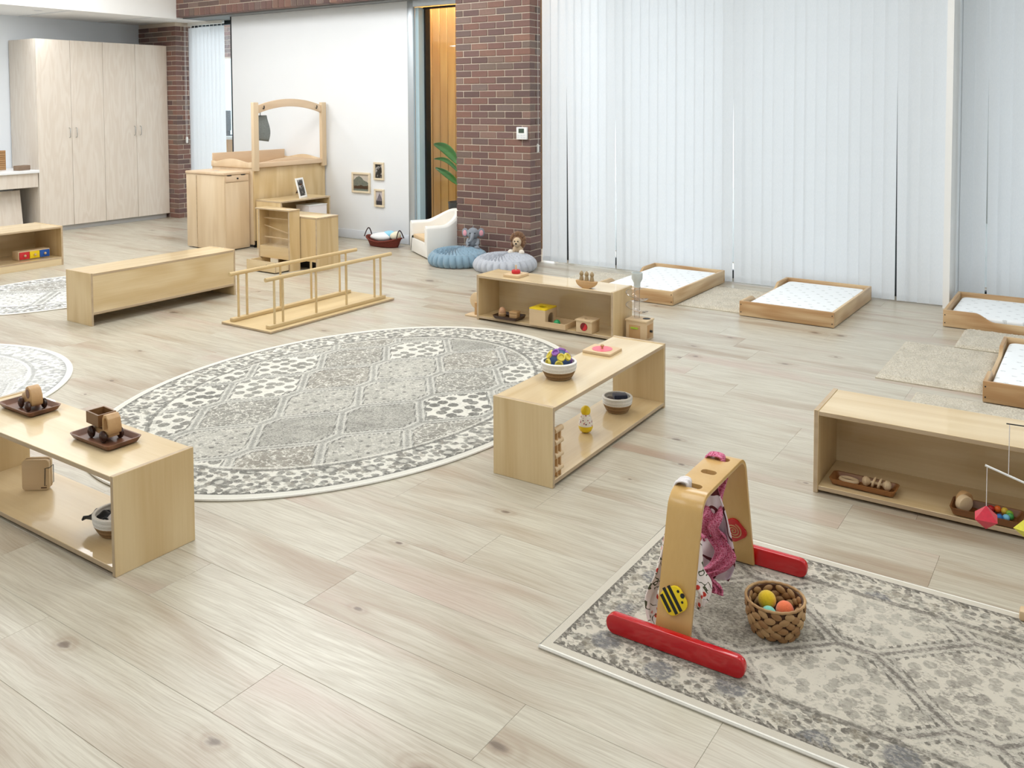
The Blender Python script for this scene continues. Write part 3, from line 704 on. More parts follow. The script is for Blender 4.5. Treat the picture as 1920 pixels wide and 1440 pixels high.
# changing table with arched frame -----------------------------------
cg = thing('changing_table', 'maple changing table with wavy guard rails and an arched open frame', 'changing table', (-7.62, 6.31, 0))
YW = 1.035
MB().box(-.02, 0, 0, YW, .075, .86).build('back_panel', W['birch_z'], cg, bevel=.002)
MB().box(-.70, -.02, 0, .02, .03, .86).build('end_panel', W['maple'], cg, bevel=.002)
MB().box(-.70, -.02, YW - .02, YW, .03, .86).build('end_panel', W['maple'], cg, bevel=.002)
MB().box(-.70, -.02, .02, YW - .02, .84, .858).build('table_top', W['maple_y'], cg)
MB().box(-.70, -.68, .02, YW - .02, .075, .86).build('front_panel', W['maple'], cg)
for yy in (.05, YW - .05): MB().box(-.05, -.025, yy - .03, yy + .03, 0, .075).build('foot', M['black'], cg)
wav = lambda s, n=20: [(s * i / n, .012 + .04 * sin(pi * i / n) ** 2 if 2 <= i <= n - 2 else .022) for i in range(n + 1)]
pw = [(0, .86)] + [(a, .90 + b) for a, b in wav(YW)] + [(YW, .86)]
MB().prism(pw, -.018, .0, 'yz').build('guard_rail', W['maple_y'], cg, bevel=.003)
pf = [(0, .86), (0, 1.005), (YW, 1.005), (YW, .86)]
MB().prism(pf, -.70, -.682, 'yz').build('guard_rail', W['maple_y'], cg, bevel=.003)
pe = [(-.70, .86)] + [(-.70 + a, .90 + b) for a, b in wav(.68)] + [(-.02, .86)]
MB().prism(pe, -.012, .008, 'xz').build('end_rail', W['maple'], cg, bevel=.003)
MB().prism(pe, YW - .008, YW + .006, 'xz').build('end_rail', W['maple'], cg, bevel=.003)
for yy in (0, YW - .05): MB().box(.0, .045, yy - .03, yy + .04, .83, 1.565).build('post', W['maple'], cg, bevel=.006)
n = 16
arc = [(.01 + (YW - .05) * i / n, 1.52 + .085 * (1 - (2 * i / n - 1) ** 2)) for i in range(n + 1)]
MB().prism(arc + [(a, b - .085) for a, b in reversed(arc)], .005, .032, 'yz').build('arch_rail', W['maple_y'], cg, bevel=.004)
MB().box(0, .04, .04, YW - .05, .865, .915).build('lower_rail', W['maple_y'], cg, bevel=.006)
for yy in (.11, YW - .16): MB().tube([(.033, yy, 1.50), (.045, yy, 1.495), (.052, yy, 1.51), (.05, yy, 1.53)], .006, 8).build('coat_hook', M['dark_metal'], cg, smooth=True)
bag = thing('hanging_pouch', 'flat dark grey mesh pouch hanging inside the arched frame', 'pouch', (-7.66, 6.39, 1.16))
MB().grid(lambda u, v: ((u - .5) * .02 + .012 * sin(v * 5), .005 + u * (.14 + .015 * sin(v * 4)), v * .265 - .02 * u * (1 - v)), 8, 10).build('pouch_body', plain('grey_mesh_fabric', rgb(132, 137, 134), .9, .3, 160), bag, smooth=60).modifiers.new('thick', 'SOLIDIFY').thickness = .012
MB().tube([(0, .05, .26), (0, .052, .31), (.02, .05, .345)], .004, 6).build('strap', M['cloth_black'], bag)

# low bookcase against the changing table
lb = thing('low_bookcase', 'low birch bookcase with a propped photo on top', 'bookcase', (-7.2, 6.305, 0))
for yy in (0, .69): MB().box(-.385, 0, yy, yy + .018, 0, .508, 0, 1).build('side_panel', PLYZ, lb)
MB().box(-.385, .002, -.002, .71, .508, .526, 0, 1).build('top_panel', PLYY, lb, bevel=.0015, seg=1)
MB().box(-.385, -.373, .018, .69, .03, .508).build('back_panel', W['birch_y'], lb)
for zz in (.03, .265): MB().box(-.373, -.002, .018, .69, zz, zz + .018, 0, 1).build('shelf_board', PLYY, lb)
bk = thing('picture_book', 'white picture book lying in the low bookcase', 'book', (-7.13 - .14, 6.8, .284))
MB().box(-.1, .1, -.13, .13, 0, .16).build('pages', M['cloth_white'], bk); MB().box(-.105, .105, -.135, .135, .16, .165).build('cover', M['white_plastic'], bk)
def photo_mat(name, kind):
    n = N(name); x, y, z = n.sep(n.coord('Generated')); p = n.coord()
    a = n.noise(p, 16, 4, .6); b = n.noise(p, 40, 3, .7)
    if kind == 'land':
        ridge = (x - .35).abs() * .9 + .25 + (a - .5) * .5
        sky = n.mix(a, rgb(222, 206, 186), rgb(178, 176, 170)); hill = n.mix(b, rgb(70, 84, 84), rgb(140, 140, 122))
        c = n.mix((z + (ridge - .5) * .8).lt(.72), sky, hill); c = n.mix((z + (a - .5) * .3).lt(.32), c, rgb(74, 56, 42)); c = n.mix((z + (b - .5) * .1).lt(.12), c, rgb(110, 118, 108))
    elif kind == 'mount':
        c = n.mix((z + (x - .5).abs() * 1.3 + (a - .5) * .4).lt(.9), rgb(196, 188, 188), n.mix(b, rgb(88, 82, 92), rgb(140, 132, 140))); c = n.mix((z + (b - .5) * .3).lt(.3), c, rgb(58, 56, 60))
    else:
        c = n.mix(a.sm(.52, .6), rgb(44, 42, 40), n.mix(b, rgb(120, 116, 116), rgb(214, 210, 206)))
    return n.out(c, .35)
def picture(label, x0, x1, z0, z1, mat, y=PYF):
    w, h = x1 - x0, z1 - z0
    t = thing('framed_picture', label, 'picture', ((x0 + x1) / 2, y, z0), group='small framed prints on the white partition')
    b = .022
    for a, bb, c, d in ((-w / 2, w / 2, 0, b), (-w / 2, w / 2, h - b, h), (-w / 2, -w / 2 + b, b, h - b), (w / 2 - b, w / 2, b, h - b)):
        MB().box(a, bb, -.022, -.001, c, d).build('frame_strip', M['pale_frame'], t, bevel=.002)
    MB().box(-w / 2 + b, w / 2 - b, -.008, -.002, b, h - b).build('print', mat, t)
picture('square landscape print in a pale wooden frame, largest of the three', -7.19, -6.91, .536, .768, photo_mat('landscape_print', 'land'))
picture('narrow dark print in a pale frame, upper one of the pair', -6.852, -6.703, .694, .892, photo_mat('flower_print', 'dark'))
picture('narrow mountain print in a pale frame, lower one of the pair', -6.846, -6.703, .392, .592, photo_mat('mountain_print', 'mount'))
pf = thing('photo_stand', 'white-framed black and white photo propped on the low bookcase', 'photo frame', (-7.30, 6.72, .527), .35)
Mt = Matrix.Rotation(radians(-14), 4, 'Y')
for a, b, c, d in ((-.085, .085, 0, .022), (-.085, .085, .198, .22), (-.085, -.063, .022, .198), (.063, .085, .022, .198)): MB().box(-.012, 0, a, b, c, d, M=Mt).build('frame_strip', M['white_paint'], pf, bevel=.002)
MB().box(-.01, -.004, -.063, .063, .022, .198, M=Mt).build('print', photo_mat('portrait_print', 'dark'), pf)
MB().box(-.1, -.094, -.02, .02, 0, .12, M=Matrix.Rotation(radians(28), 4, 'Y')).build('easel_leg', plain('brown_card', rgb(92, 62, 44), .7), pf)

# oven-like toy cabinet with a pulled-out drawer
ov = thing('play_cabinet', 'slim birch play cabinet with rods behind clear front and open drawer', 'cabinet', (-6.69, 5.58, 0))
OW, OD, OH = .43, .125, .555
MB().box(0, .018, 0, OD, 0, OH, 0, 1).build('side_panel', PLYZ, ov); MB().box(OW - .018, OW, 0, OD, 0, OH, 0, 1).build('side_panel', PLYZ, ov)
MB().box(.018, OW - .018, OD - .012, OD, .1, OH).build('back_panel', W['birch_z'], ov)
MB().box(-.04, OW + .004, -.004, OD + .004, OH, OH + .014, 0, 1).build('top_panel', PLY, ov, bevel=.002)
MB().box(.018, OW - .018, .002, .014, .105, .215, 0, 1).build('front_panel', PLY, ov)
MB().box(.018, OW - .018, .014, OD - .012, .205, .217).build('deck', W['birch'], ov)
for zz, a, b in ((.475, .47, .47), (.39, .40, .33), (.29, .29, .285)): MB().cyl((.02, .06, a), (OW - .02, .06, b), .006, n=10).build('rod', W['rawbeech'], ov)
MB().box(.018, OW - .018, .002, .005, .217, OH - .001).build('clear_front', M['clear_sheet'], ov)
MB().box(OW - .10, OW - .04, .04, .06, OH + .014, OH + .016).build('slot_plate', M['kick'], ov)
dw = MB().box(.02, OW - .02, -.16, -.148, .012, .105, 0, 1).build('drawer', PLY, ov)
for a in (.02, OW - .032): MB().box(a, a + .012, -.148, .09, .012, .10, 0, 1).build('drawer_side', PLY, dw)
MB().box(.032, OW - .032, -.148, .09, .014, .02).build('drawer_base', W['birch'], dw)
MB().tube([(.30, -.16, .075), (.30, -.172, .075), (.345, -.172, .072), (.345, -.16, .072)], .003, 6).build('pull', M['dark_metal'], dw)
cb = thing('birch_cabinet', 'short square birch cabinet behind the slim play cabinet', 'cabinet', (-6.575, 5.715, 0))
MB().box(.019, .511, .02, .27, .085, .481).build('body', W['birch_z'], cb, bevel=.002)
MB().box(-.002, .532, 0, .275, .483, .5, 0, 1).build('top_panel', PLY, cb, bevel=.002)
MB().box(.512, .53, 0, .272, 0, .482, 0, 1).build('side_panel', PLYZ, cb); MB().box(0, .018, 0, .272, 0, .482, 0, 1).build('side_panel', PLYZ, cb)
MB().box(.018, .512, 0, .019, .085, .482, 0, 1).build('front_panel', PLYZ, cb)
MB().box(.018, .512, .1, .112, 0, .085).build('toe_shade', M['black'], cb)  # black panel stands for the shade inside the toe opening

# wine basket with cloths
wb = thing('wicker_basket', 'oval maroon wicker basket with two loop handles by the white partition', 'basket', (-6.53, 7.15, 0))
def ovl(a, b, n=36): return [(a * cos(2 * pi * i / n), b * sin(2 * pi * i / n)) for i in range(n)]
MB().grid(lambda u, v: ((.19 + .045 * v) * cos(2 * pi * u), (.085 + .03 * v) * sin(2 * pi * u), .002 + v * (.082 + .02 * cos(4 * pi * u))), 40, 6, closeu=True).build('bowl', M['wicker'], wb, smooth=60).modifiers.new('t', 'SOLIDIFY').thickness = .008
MB().prism(ovl(.19, .085), .002, .01).build('base', M['wicker'], wb)
MB().tube([(.236 * cos(2 * pi * i / 40), .117 * sin(2 * pi * i / 40), .084 + .02 * cos(4 * pi * i / 40)) for i in range(40)], .008, 8, True).build('rim', M['wicker'], wb, smooth=True)
for sx in (-1, 1): MB().tube([(sx * (.232 - .008 * sin(pi * i / 14)), -.06 + .12 * i / 14, .098 + .088 * sin(pi * i / 14)) for i in range(15)], .006, 8).build('loop_handle', plain('dark_cane', rgb(58, 34, 30), .6), wb, smooth=True)
for nm, c, (px, py, pz), rr, lab in (('folded_cloth', rgb(238, 242, 244), (-.04, -.01, .10), (.13, .07, .05), 'white cloth heaped in the maroon wicker basket'), ('folded_cloth', rgb(150, 210, 234), (.04, .03, .125), (.09, .05, .045), 'pale blue cloth on top in the maroon wicker basket'), ('folded_cloth', rgb(236, 230, 206), (.15, .02, .12), (.06, .05, .05), 'cream cloth at the right end of the maroon wicker basket')):
    o = MB().sph((0, 0, 0), rr, 24, 14)
    o.v = [(x + .006 * sin(40 * y + 9 * z), y, z * (1 + .14 * sin(22 * x) + .1 * sin(31 * y))) for x, y, z in o.v]
    tag(o.build(nm, felt(nm, c), None, smooth=60, loc=(-6.53 + px, 7.15 + py, pz)), lab, 'cloth', 'cloths in the wicker basket')

# tub chair ---------------------------------------------------------------
ch = thing('tub_chair', 'child-size cream tub armchair with a tan seat in the doorway', 'armchair', (-5.735, 7.06, 0), radians(-32))
R0, R1 = .275, .205
def rimz(a): return .33 + .13 * max(0, sin(a)) ** 1.3          # a: 0 right arm front .. pi left arm front
N1 = 30
def shell(rad, a):          # plan outline: straight arms then half circle; a in [-.35, 1.35]
    if a < 0: return (rad, -.19 * min(1, -a / .3))
    if a > 1: return (-rad, -.19 * min(1, (a - 1) / .3))
    return (rad * cos(pi * a), rad * sin(pi * a) * .93)
sec = [(R0 - .006, .012), (R0, .04), (R0 + .004, .2), (R0, -1), (R0 - .018, -2), (R0 - .052, -2), (R1, -1), (R1, .18)]
def chair_fn(u, v):
    a = -.3 + 1.6 * u; i = min(len(sec) - 1, int(round(v * (len(sec) - 1)))); r, z = sec[i]
    rz_ = rimz(pi * min(1, max(0, a)))
    zz = z if z >= 0 else (rz_ - .025 if z == -1 else rz_)
    x, y = shell(r, a); return (x, y, zz)
cs = MB().grid(chair_fn, 44, len(sec) - 1)
w = 45; ne = len(sec)
cs.f.append(tuple(j * w for j in range(ne))); cs.m.append(0); cs.f.append(tuple(j * w + 44 for j in reversed(range(ne)))); cs.m.append(0)
cs.build('shell', M['cream_vinyl'], ch, bevel=.006, smooth=50)
MB().prism([(-R1 - .04, -.185), (R1 + .04, -.185), (R1 + .04, 0)] + [((R1 + .04) * cos(pi * i / 16), (R1 + .04) * sin(pi * i / 16) * .93) for i in range(1, 16)] + [(-R1 - .04, 0)], .012, .155).build('base', M['cream_vinyl'], ch, bevel=.006)
MB().prism([(-R1 + .004, -.178), (R1 - .004, -.178), (R1 - .004, 0)] + [((R1 - .004) * cos(pi * i / 16), (R1 - .004) * sin(pi * i / 16) * .93) for i in range(1, 16)] + [(-R1 + .004, 0)], .157, .195).build('seat_cushion', M['tan_vinyl'], ch, bevel=.012)
MB().prism([(R0 * .8 * cos(2 * pi * i / 24), R0 * .55 * sin(2 * pi * i / 24)) for i in range(24)], 0, .012).build('foot_ring', M['black'], ch)

# pleated floor cushions -------------------------------------------------
def cushion(label, x, y, R, Hc, mat, rot=0):
    t = thing('floor_cushion', label, 'cushion', (x, y, 0), rot, 'round pleated floor cushions')
    npl = 26
    def fn(u, v):
        ang = 2 * pi * u; 
        k = v * 2 - 1
        if v < .5:           # side, bottom to top
            s = v / .5; th = -1.1 + 2.3 * s
            r = R * (.86 + .14 * cos(th)); z = Hc * .5 + Hc * .5 * sin(th) / sin(1.2)
            q = .030 * (1 - (2 * abs(((u * npl + .18 * s) % 1) - .5)) ** 2.5) * (.4 + .6 * sin(pi * min(1, s + .15)))
            r += q
        else:
            s = (v - .5) / .5; r0 = R * (.86 + .14 * cos(1.2))
            r = r0 * (1 - s) + .012 * s
            z = Hc * (1.0 + .26 * sin(pi / 2 * min(1, s * 1.3))) - .022 * max(0, s - .9) / .1
            sw = ((u * npl * 1.5 + s * 2.2) % 1)
            z += .034 * (1 - s) ** .5 * (sw - .5) * min(1, s / .03) * (1 if sw < .85 else (1 - sw) / .15)
        return (r * cos(ang), r * sin(ang), max(.001, z))
    MB().grid(fn, 208, 40, closeu=True).build('pleated_cover', mat, t, smooth=70, fixn=True)
    MB().lathe([(0, .001), (R * .8, .001), (R * .9, .012)], 40).build('underside', M['cloth_black'], t)
    MB().sph((0, 0, Hc * 1.26 - .02), (.022, .022, .012)).build('button', mat, t, smooth=True)
    return t
cushion('round pleated teal-blue floor cushion in front of the tub chair', -5.2, 6.74, .265, .125, M['cushion_blue'])
cushion('round pleated silver-grey floor cushion under the toy lion', -4.655, 6.745, .272, .118, M['cushion_grey'], .1)
# elephant
el = thing('toy_elephant', 'small grey plush elephant with pink inner ears on the blue cushion', 'soft toy', (-5.155, 6.925, .130), radians(30))
b = MB().sph((0, 0, .055), (.058, .05, .062), 24, 14); b.sph((0, -.015, .15), (.058, .054, .056), 24, 14)
b.tube([(0, -.06, .145), (0, -.088, .125), (-.006, -.096, .10), (-.022, -.098, .08), (-.036, -.094, .078)], lambda s: .021 - .008 * s, 10)
for s_ in (-1, 1):
    b.tube([(s_ * .045, -.02, .09), (s_ * .052, -.055, .06), (s_ * .035, -.075, .04)], .018, 10)
    b.tube([(s_ * .028, -.03, .02), (s_ * .045, -.08, .018), (s_ * .05, -.11, .02)], lambda s: .02 + .004 * s, 10); b.sph((s_ * .05, -.112, .022), (.023, .016, .024))
b.build('body', M['plush_grey'], el, smooth=True)
for s_ in (-1, 1):
    Me = Matrix.Translation((s_ * .078, -.004, .155)) @ Matrix.Rotation(s_ * radians(18), 4, 'Z')
    MB().sph((0, 0, 0), (.036, .011, .045), M=Me).build('ear', M['plush_grey'], el, smooth=True)
    MB().sph((0, -.006, -.002), (.022, .008, .031), M=Me).build('inner_ear', M['plush_pink'], el, smooth=True)
    MB().sph((s_ * .024, -.066, .158), .006, 10, 6).build('eye', M['black'], el, smooth=True)
MB().tube([(0, 0, .2), (-.004, 0, .212), (.006, .004, .222)], .003, 6).build('hair_tuft', M['plush_grey'], el)
# lion
li = thing('toy_lion', 'small plush lion with a brown mane on the grey cushion', 'soft toy', (-4.625, 6.915, .128), radians(22))
b = MB().sph((0, .01, .045), (.05, .045, .05), 24, 14); b.sph((0, -.035, .115), (.04, .038, .045), 24, 14); b.sph((0, -.066, .10), (.024, .02, .02))
b.build('body', M['plush_lion'], li, smooth=True)
mn = MB()
for i in range(90):
    a = random.uniform(0, 2 * pi); ph = random.uniform(-.5, 1.5); rr = .062
    mn.sph((rr * cos(a) * cos(ph * .8), .012 + .03 * ph + random.uniform(-.006, .006), .122 + rr * 1.15 * sin(a) * cos(ph * .8)), (.02, .018, .024), 8, 6)
mn.sph((0, .02, .12), (.062, .05, .068), 18, 10)
mn.build('mane', M['plush_mane'], li, smooth=True)
for s_ in (-1, 1):
    MB().tube([(s_ * .03, -.02, .03), (s_ * .05, -.07, .024)], .02, 10).build('leg', M['plush_lion'], li, smooth=True)
    MB().sph((s_ * .053, -.08, .025), (.027, .02, .027)).build('paw', M['plush_white'], li, smooth=True)
    MB().sph((s_ * .016, -.072, .128), .006, 10, 6).build('eye', M['black'], li, smooth=True)
MB().sph((0, -.084, .107), (.011, .007, .008), 10, 6).build('nose', M['black'], li, smooth=True)

# thermostat
th = thing('thermostat', 'white wall thermostat on the brick column', 'thermostat', (-4.664, YB - .002, 1.20))
MB().prism(rrect(.118, .118, .006, 3, 0, .059), -.022, 0, 'xz').build('housing', M['white_plastic'], th, bevel=.003)
MB().box(-.034, .028, -.0235, -.022, .062, .104).build('display', plain('lcd', rgb(70, 84, 72), .3), th)
for bx_, bz_ in ((-.036, .022), (-.036, .042), (0, .038), (0, .018), (.03, .042), (.03, .02)): MB().box(bx_ - .009, bx_ + .009, -.024, -.022, bz_ - .004, bz_ + .004).build('key', M['base'], th)

# plant in the doorway
pl = thing('potted_plant', 'broad-leaved plant in a charcoal pot behind the glazed doorway', 'plant', (-5.90, 7.70, 0))
MB().lathe([(0, 0), (.10, 0), (.115, .02), (.135, .45), (.14, .47), (.128, .47), (.12, .43), (0, .43)], 32).build('pot', M['charcoal'], pl, smooth=True)
MB().lathe([(0, .431), (.121, .431)], 24).build('soil', M['soil'], pl)
def leafm():
    n_ = N('glossy_leaf'); x, y, z = n_.sep(n_.coord()); t = n_.noise(n_.vec(x * 4, y * 4, z * 40), 1, 3)
    return n_.out(n_.mix(t, rgb(40, 96, 40), rgb(92, 158, 68)), .35)
LM = leafm()
def leaf(par, base, tip, wid, droop, twist=0.0, axis=(0, -1, 0)):
    B = Vector(base); Tp = Vector(tip); ax = Vector(axis)
    MB().tube([(0, 0, .43), (B.x * .4, B.y * .4, (.43 + B.z) * .52), tuple(B)], .006, 8).build('stem', LM, par, smooth=True)
    d = Tp - B; side = d.cross(ax).normalized(); nrm = side.cross(d).normalized()
    def fn(u, v):
        w_ = wid * (sin(pi * min(1, v * .96 + .02)) ** .6) * (1.05 - .35 * v)
        p = B + d * v + Vector((0, 0, droop * sin(pi * v))) + side * (u - .5) * 2 * w_ + nrm * (abs(u - .5) * wid * .5)
        return tuple(p)
    o = MB().grid(fn, 8, 16).build('leaf', LM, par, smooth=60); o.modifiers.new('t', 'SOLIDIFY').thickness = .002
leaf(pl, (.02, -.02, .88), (-.32, -.05, 1.10), .068, .05)
leaf(pl, (.0, .0, .78), (-.35, -.02, .93), .03, .06)
leaf(pl, (.01, -.03, .66), (-.28, -.08, .84), .045, .02)
leaf(pl, (.05, .0, .8), (.25, -.05, 1.12), .07, .05)
leaf(pl, (.03, .03, .7), (.06, .1, 1.15), .06, .02)
leaf(pl, (.04, -.03, .62), (.2, -.12, .85), .05, .04)

# ================================================================== RUGS
def flat_rug(name, label, poly, h, mat, loc, binding=True):
    t = thing(name, label, 'rug', loc)
    MB().prism(poly, .001, h).build('pile', mat, t, bevel=.003)
    if binding:
        n = len(poly); MB().tube([(x * 1.0, y * 1.0, h * .55) for x, y in poly], h * .56, 6, True).build('binding', plain('cream_binding', rgb(236, 233, 224), .9, .05, 120), t, smooth=True)
    return t
def ell(a, b, n=120): return [(a * cos(2 * pi * i / n), b * sin(2 * pi * i / n)) for i in range(n)]
flat_rug('oval_rug', 'large oval grey and cream patterned rug in the middle of the floor', ell(1.066, 1.439), .010, rug_mat('oval_rug_pattern', 'oval', 1.066, 1.439, OVAL_STYLE), (-3.338, 3.4545, 0))
flat_rug('runner_rug', 'rectangular grey and beige patterned rug under the arched play gym', [(-.93, -.4635), (.93, -.4635), (.93, .4635), (-.93, .4635)], .010, rug_mat('runner_rug_pattern', 'rect', .93, .4635, RUN_STYLE), (-.39, 2.5395, 0))
flat_rug('round_rug', 'round cream patterned rug at the left edge behind the foreground shelf', ell(1.0, 1.0), .008, rug_mat('round_rug_pattern', 'oval', 1.0, 1.0, PALE_STYLE), (-5.507, 1.9325, 0))
flat_rug('small_oval_rug', 'pale grey oval rug partly hidden behind the plain-backed shelf', ell(.656, .904), .008, rug_mat('small_oval_rug_pattern', 'oval', .656, .904, MID_STYLE), (-7.19, 3.92, 0))
def mat_rug(label, x0, x1, y0, y1):
    t = thing('shag_mat', label, 'mat', ((x0 + x1) / 2, (y0 + y1) / 2, 0), group='beige shag mats beside the beds')
    w_, l_ = x1 - x0, y1 - y0; rn = random.Random(int(x0 * 1000))
    nu, nv = int(w_ / .009), int(l_ / .009)
    def fn(u, v):
        e = min(u, 1 - u, v, 1 - v); k = min(1, e * 20)
        return ((u - .5) * w_ + rn.uniform(-.003, .003), (v - .5) * l_ + rn.uniform(-.003, .003), .004 + k * (.010 + rn.uniform(0, .007)))
    MB().grid(fn, nu, nv).build('pile', M['shag'], t, smooth=80, fixn=False)
    MB().box(-w_ / 2, w_ / 2, -l_ / 2, l_ / 2, .0005, .005).build('backing', plain('mat_backing', rgb(206, 196, 174), .9), t)
mat_rug('beige shag mat lying fully in view left of the nearest cot bed', -1.075, -.535, 5.205, 6.095)
mat_rug('beige shag mat in front of the cot bed at the right rear', -.80, -.26, 6.13, 6.64)
mat_rug('beige shag mat half hidden behind the right-hand shelf', -.835, .1, 4.25, 5.055)
mat_rug('beige shag mat lying between the two middle cot beds', -2.725, -2.235, 6.27, 7.05)
mat_rug('beige shag mat by the window left of the leftmost cot bed', -3.95, -3.43, 6.3, 7.10)

# ================================================================== COT BEDS
def bed(label, x, y, rz, Wb, Lb, Hb, sheet, low):
    """low: which side dips: 'L' (local -x) or 'F' (local -y)"""
    t = thing('cot_bed', label, 'bed', (x, y, 0), rz, 'low pine cot beds by the window')
    k = .020; z0 = .004
    def rail(nm, L, dip):
        P = [(0, z0), (L, z0), (L, Hb)]
        if dip:
            n_ = 10; a0, a1 = L * .80, L * .70; b0, b1 = L * .30, L * .18
            P += [(a0 + (a1 - a0) * i / n_, Hb - (Hb - .066) * (.5 - .5 * cos(pi * i / n_))) for i in range(n_ + 1)]
            P += [(b0 + (b1 - b0) * i / n_, .066 + (Hb - .066) * (.5 - .5 * cos(pi * i / n_))) for i in range(n_ + 1)]
        return P + [(0, Hb)]
    MB().prism(rail('f', Wb, low == 'F'), 0, k, 'xz').build('foot_rail', W['pine'], t, bevel=.003)
    MB().prism(rail('b', Wb, False), Lb - k, Lb, 'xz').build('head_rail', W['pine'], t, bevel=.003)
    MB().prism([(a + k, b) for a, b in rail('l', Lb - 2 * k, low == 'L')], 0, k, 'yz').build('side_rail', W['pine_y'], t, bevel=.003)
    MB().prism([(a + k, b) for a, b in rail('r', Lb - 2 * k, False)], Wb - k, Wb, 'yz').build('side_rail', W['pine_y'], t, bevel=.003)
    MB().box(k, Wb - k, k, Lb - k, .012, .022).build('slat_base', W['pine_y'], t)
    g = .012; w_, l_ = Wb - 2 * k - 2 * g, Lb - 2 * k - 2 * g
    MB().prism(rrect(w_, l_, .05, 6, Wb / 2, Lb / 2), .023, .088).build('mattress', sheet, t, bevel=.018, seg=4)
    for xx in (.012, Wb - .012):
        for zz in (.03, .085): MB().cyl((xx, -.0015, zz), (xx, .002, zz), .004, n=8).build('screw', M['dark_metal'], t)
    return t
bed('pine cot bed nearest the brick column by the window', -3.405, 6.225, -.015, .662, 1.05, .11, M['sheet_grey'], 'L')
bed('pine cot bed in the middle of the window wall', -2.217, 6.20, -.015, .668, 1.06, .11, M['sheet_mint'], 'L')
bed('pine cot bed at the right rear with a dipped front rail', -.941, 6.656, 0, 1.06, .72, .118, M['sheet_grey'], 'F')
bed('pine cot bed at the right edge beside the large shag mat', -.527, 5.08, 0, .67, 1.05, .112, M['sheet_grey'], 'L')

# ================================================================== WALKING BARS
wbz = thing('walking_bars', 'wooden infant walking bars with two round rails on a flat base', 'walking bars', (-4.922, 4.60, 0))
MB().box(-.257, .257, -.62, .62, .002, .017, 0, 1).build('base_board', [W['ash'], W['edge']], wbz, bevel=.002)
for sx in (-1, 1):
    xr = sx * .188
    MB().box(xr - .022, xr + .022, -.585, .575, .0175, .042).build('curb', W['ash'], wbz, bevel=.003)
    for yy in (-.525, -.45, -.14, .165, .47, .54): MB().cyl((xr, yy, .038), (xr, yy, .345), .0085, n=14).build('baluster', W['ash'], wbz, smooth=True)
    MB().cyl((xr, -.60, .355), (xr, .66, .355), .0145, n=20).build('handrail', W['ash'], wbz, smooth=True)

# ================================================================== TOYS
def tray(name, label, x, y, z, w, l, mat, rz=0, h=.022, lip=.016, cat='tray'):
    t = thing(name, label, cat, (x, y, z), rz)
    m = MB(); n = 6
    rings = [(rrect(w - .04, l - .04, .012, n), .0), (rrect(w - .02, l - .02, .014, n), .004), (rrect(w, l, .018, n), h), (rrect(w - .012, l - .012, .014, n), h), (rrect(w - .04, l - .04, .012, n), .008)]
    vs = []; k = len(rings[0][0])
    for r, zz in rings: vs += [(a, b, zz) for a, b in r]
    fs = [tuple(range(k - 1, -1, -1))]
    for j in range(len(rings) - 1): fs += [(j * k + i, j * k + (i + 1) % k, (j + 1) * k + (i + 1) % k, (j + 1) * k + i) for i in range(k)]
    fs.append(tuple((len(rings) - 1) * k + i for i in range(k)))
    m.add(vs, fs); m.build('dish', mat, t, smooth=35); return t
def wheel(par, x, y, z, r, w, mat=None):
    o = MB().lathe([(0, -w / 2), (r * .8, -w / 2), (r, -w / 4), (r, w / 4), (r * .75, w / 2), (r * .3, w / 2 + .003), (0, w / 2 + .002)], 24, M=Matrix.Translation((x, y, z)) @ Matrix.Rotation(pi / 2, 4, 'X')).build('wheel', mat or W['walnut_dark'], par, smooth=True)
    return o
# shelf A, top
tray('walnut_tray', 'square walnut tray under the small wooden toy car', -3.567, 1.815, AZ - .002, .245, .135, W['walnut'], .0)
tc = thing('toy_car', 'rounded wooden toy car with dark wheels on a walnut tray', 'toy car', (-3.545, 1.815, AZ + .0065), radians(-8))
P = [(-.055, .018), (.05, .018), (.055, .03), (.052, .06), (.035, .085), (.01, .094), (-.012, .085), (-.022, .062), (-.05, .055), (-.058, .035)]
MB().prism(P, -.022, .022, 'xz').build('body', W['beech'], tc, bevel=.006)
MB().cyl((.016, -.0235, .064), (.016, .0235, .064), .018, n=20).build('window', W['walnut'], tc)
for sx in (-.036, .036):
    for sy in (-.03, .03): wheel(tc, sx, sy, .02, .02, .014)
tray('walnut_tray', 'square walnut tray under the wooden toy tipper truck', -3.0, 1.793, AZ - .002, .25, .14, W['walnut'], .0)
tt = thing('toy_truck', 'wooden toy tipper truck with dark wheels and open bed', 'toy truck', (-3.0, 1.795, AZ + .0065), radians(-4))
MB().box(-.065, .06, -.02, .02, .018, .038).build('chassis', W['beech'], tt, bevel=.003)
bedb = MB().box(-.075, .012, -.034, .034, .05, .056); bedb.box(-.075, .012, -.034, -.028, .056, .092).box(-.075, .012, .028, .034, .056, .092).box(-.075, -.069, -.028, .028, .056, .092).box(.006, .012, -.028, .028, .056, .092)
bedb.build('tipper_bed', wood('mid_walnut', rgb(150, 112, 72), rgb(108, 74, 44), 'x', .4), tt)
MB().box(-.04, -.01, -.012, .012, .038, .05).build('bed_support', W['beech'], tt)
cabp = [(.02, .03), (.066, .03), (.07, .05), (.062, .085), (.048, .098), (.03, .096), (.02, .08)]
n_ = len(cabp); cc = (.044, .062)
inn = [(cc[0] + (a - cc[0]) * .62, cc[1] + (b - cc[1]) * .68) for a, b in cabp]
vs = [(a, -.024, b) for a, b in cabp] + [(a, -.024, b) for a, b in inn] + [(a, .024, b) for a, b in cabp] + [(a, .024, b) for a, b in inn]
fs = []
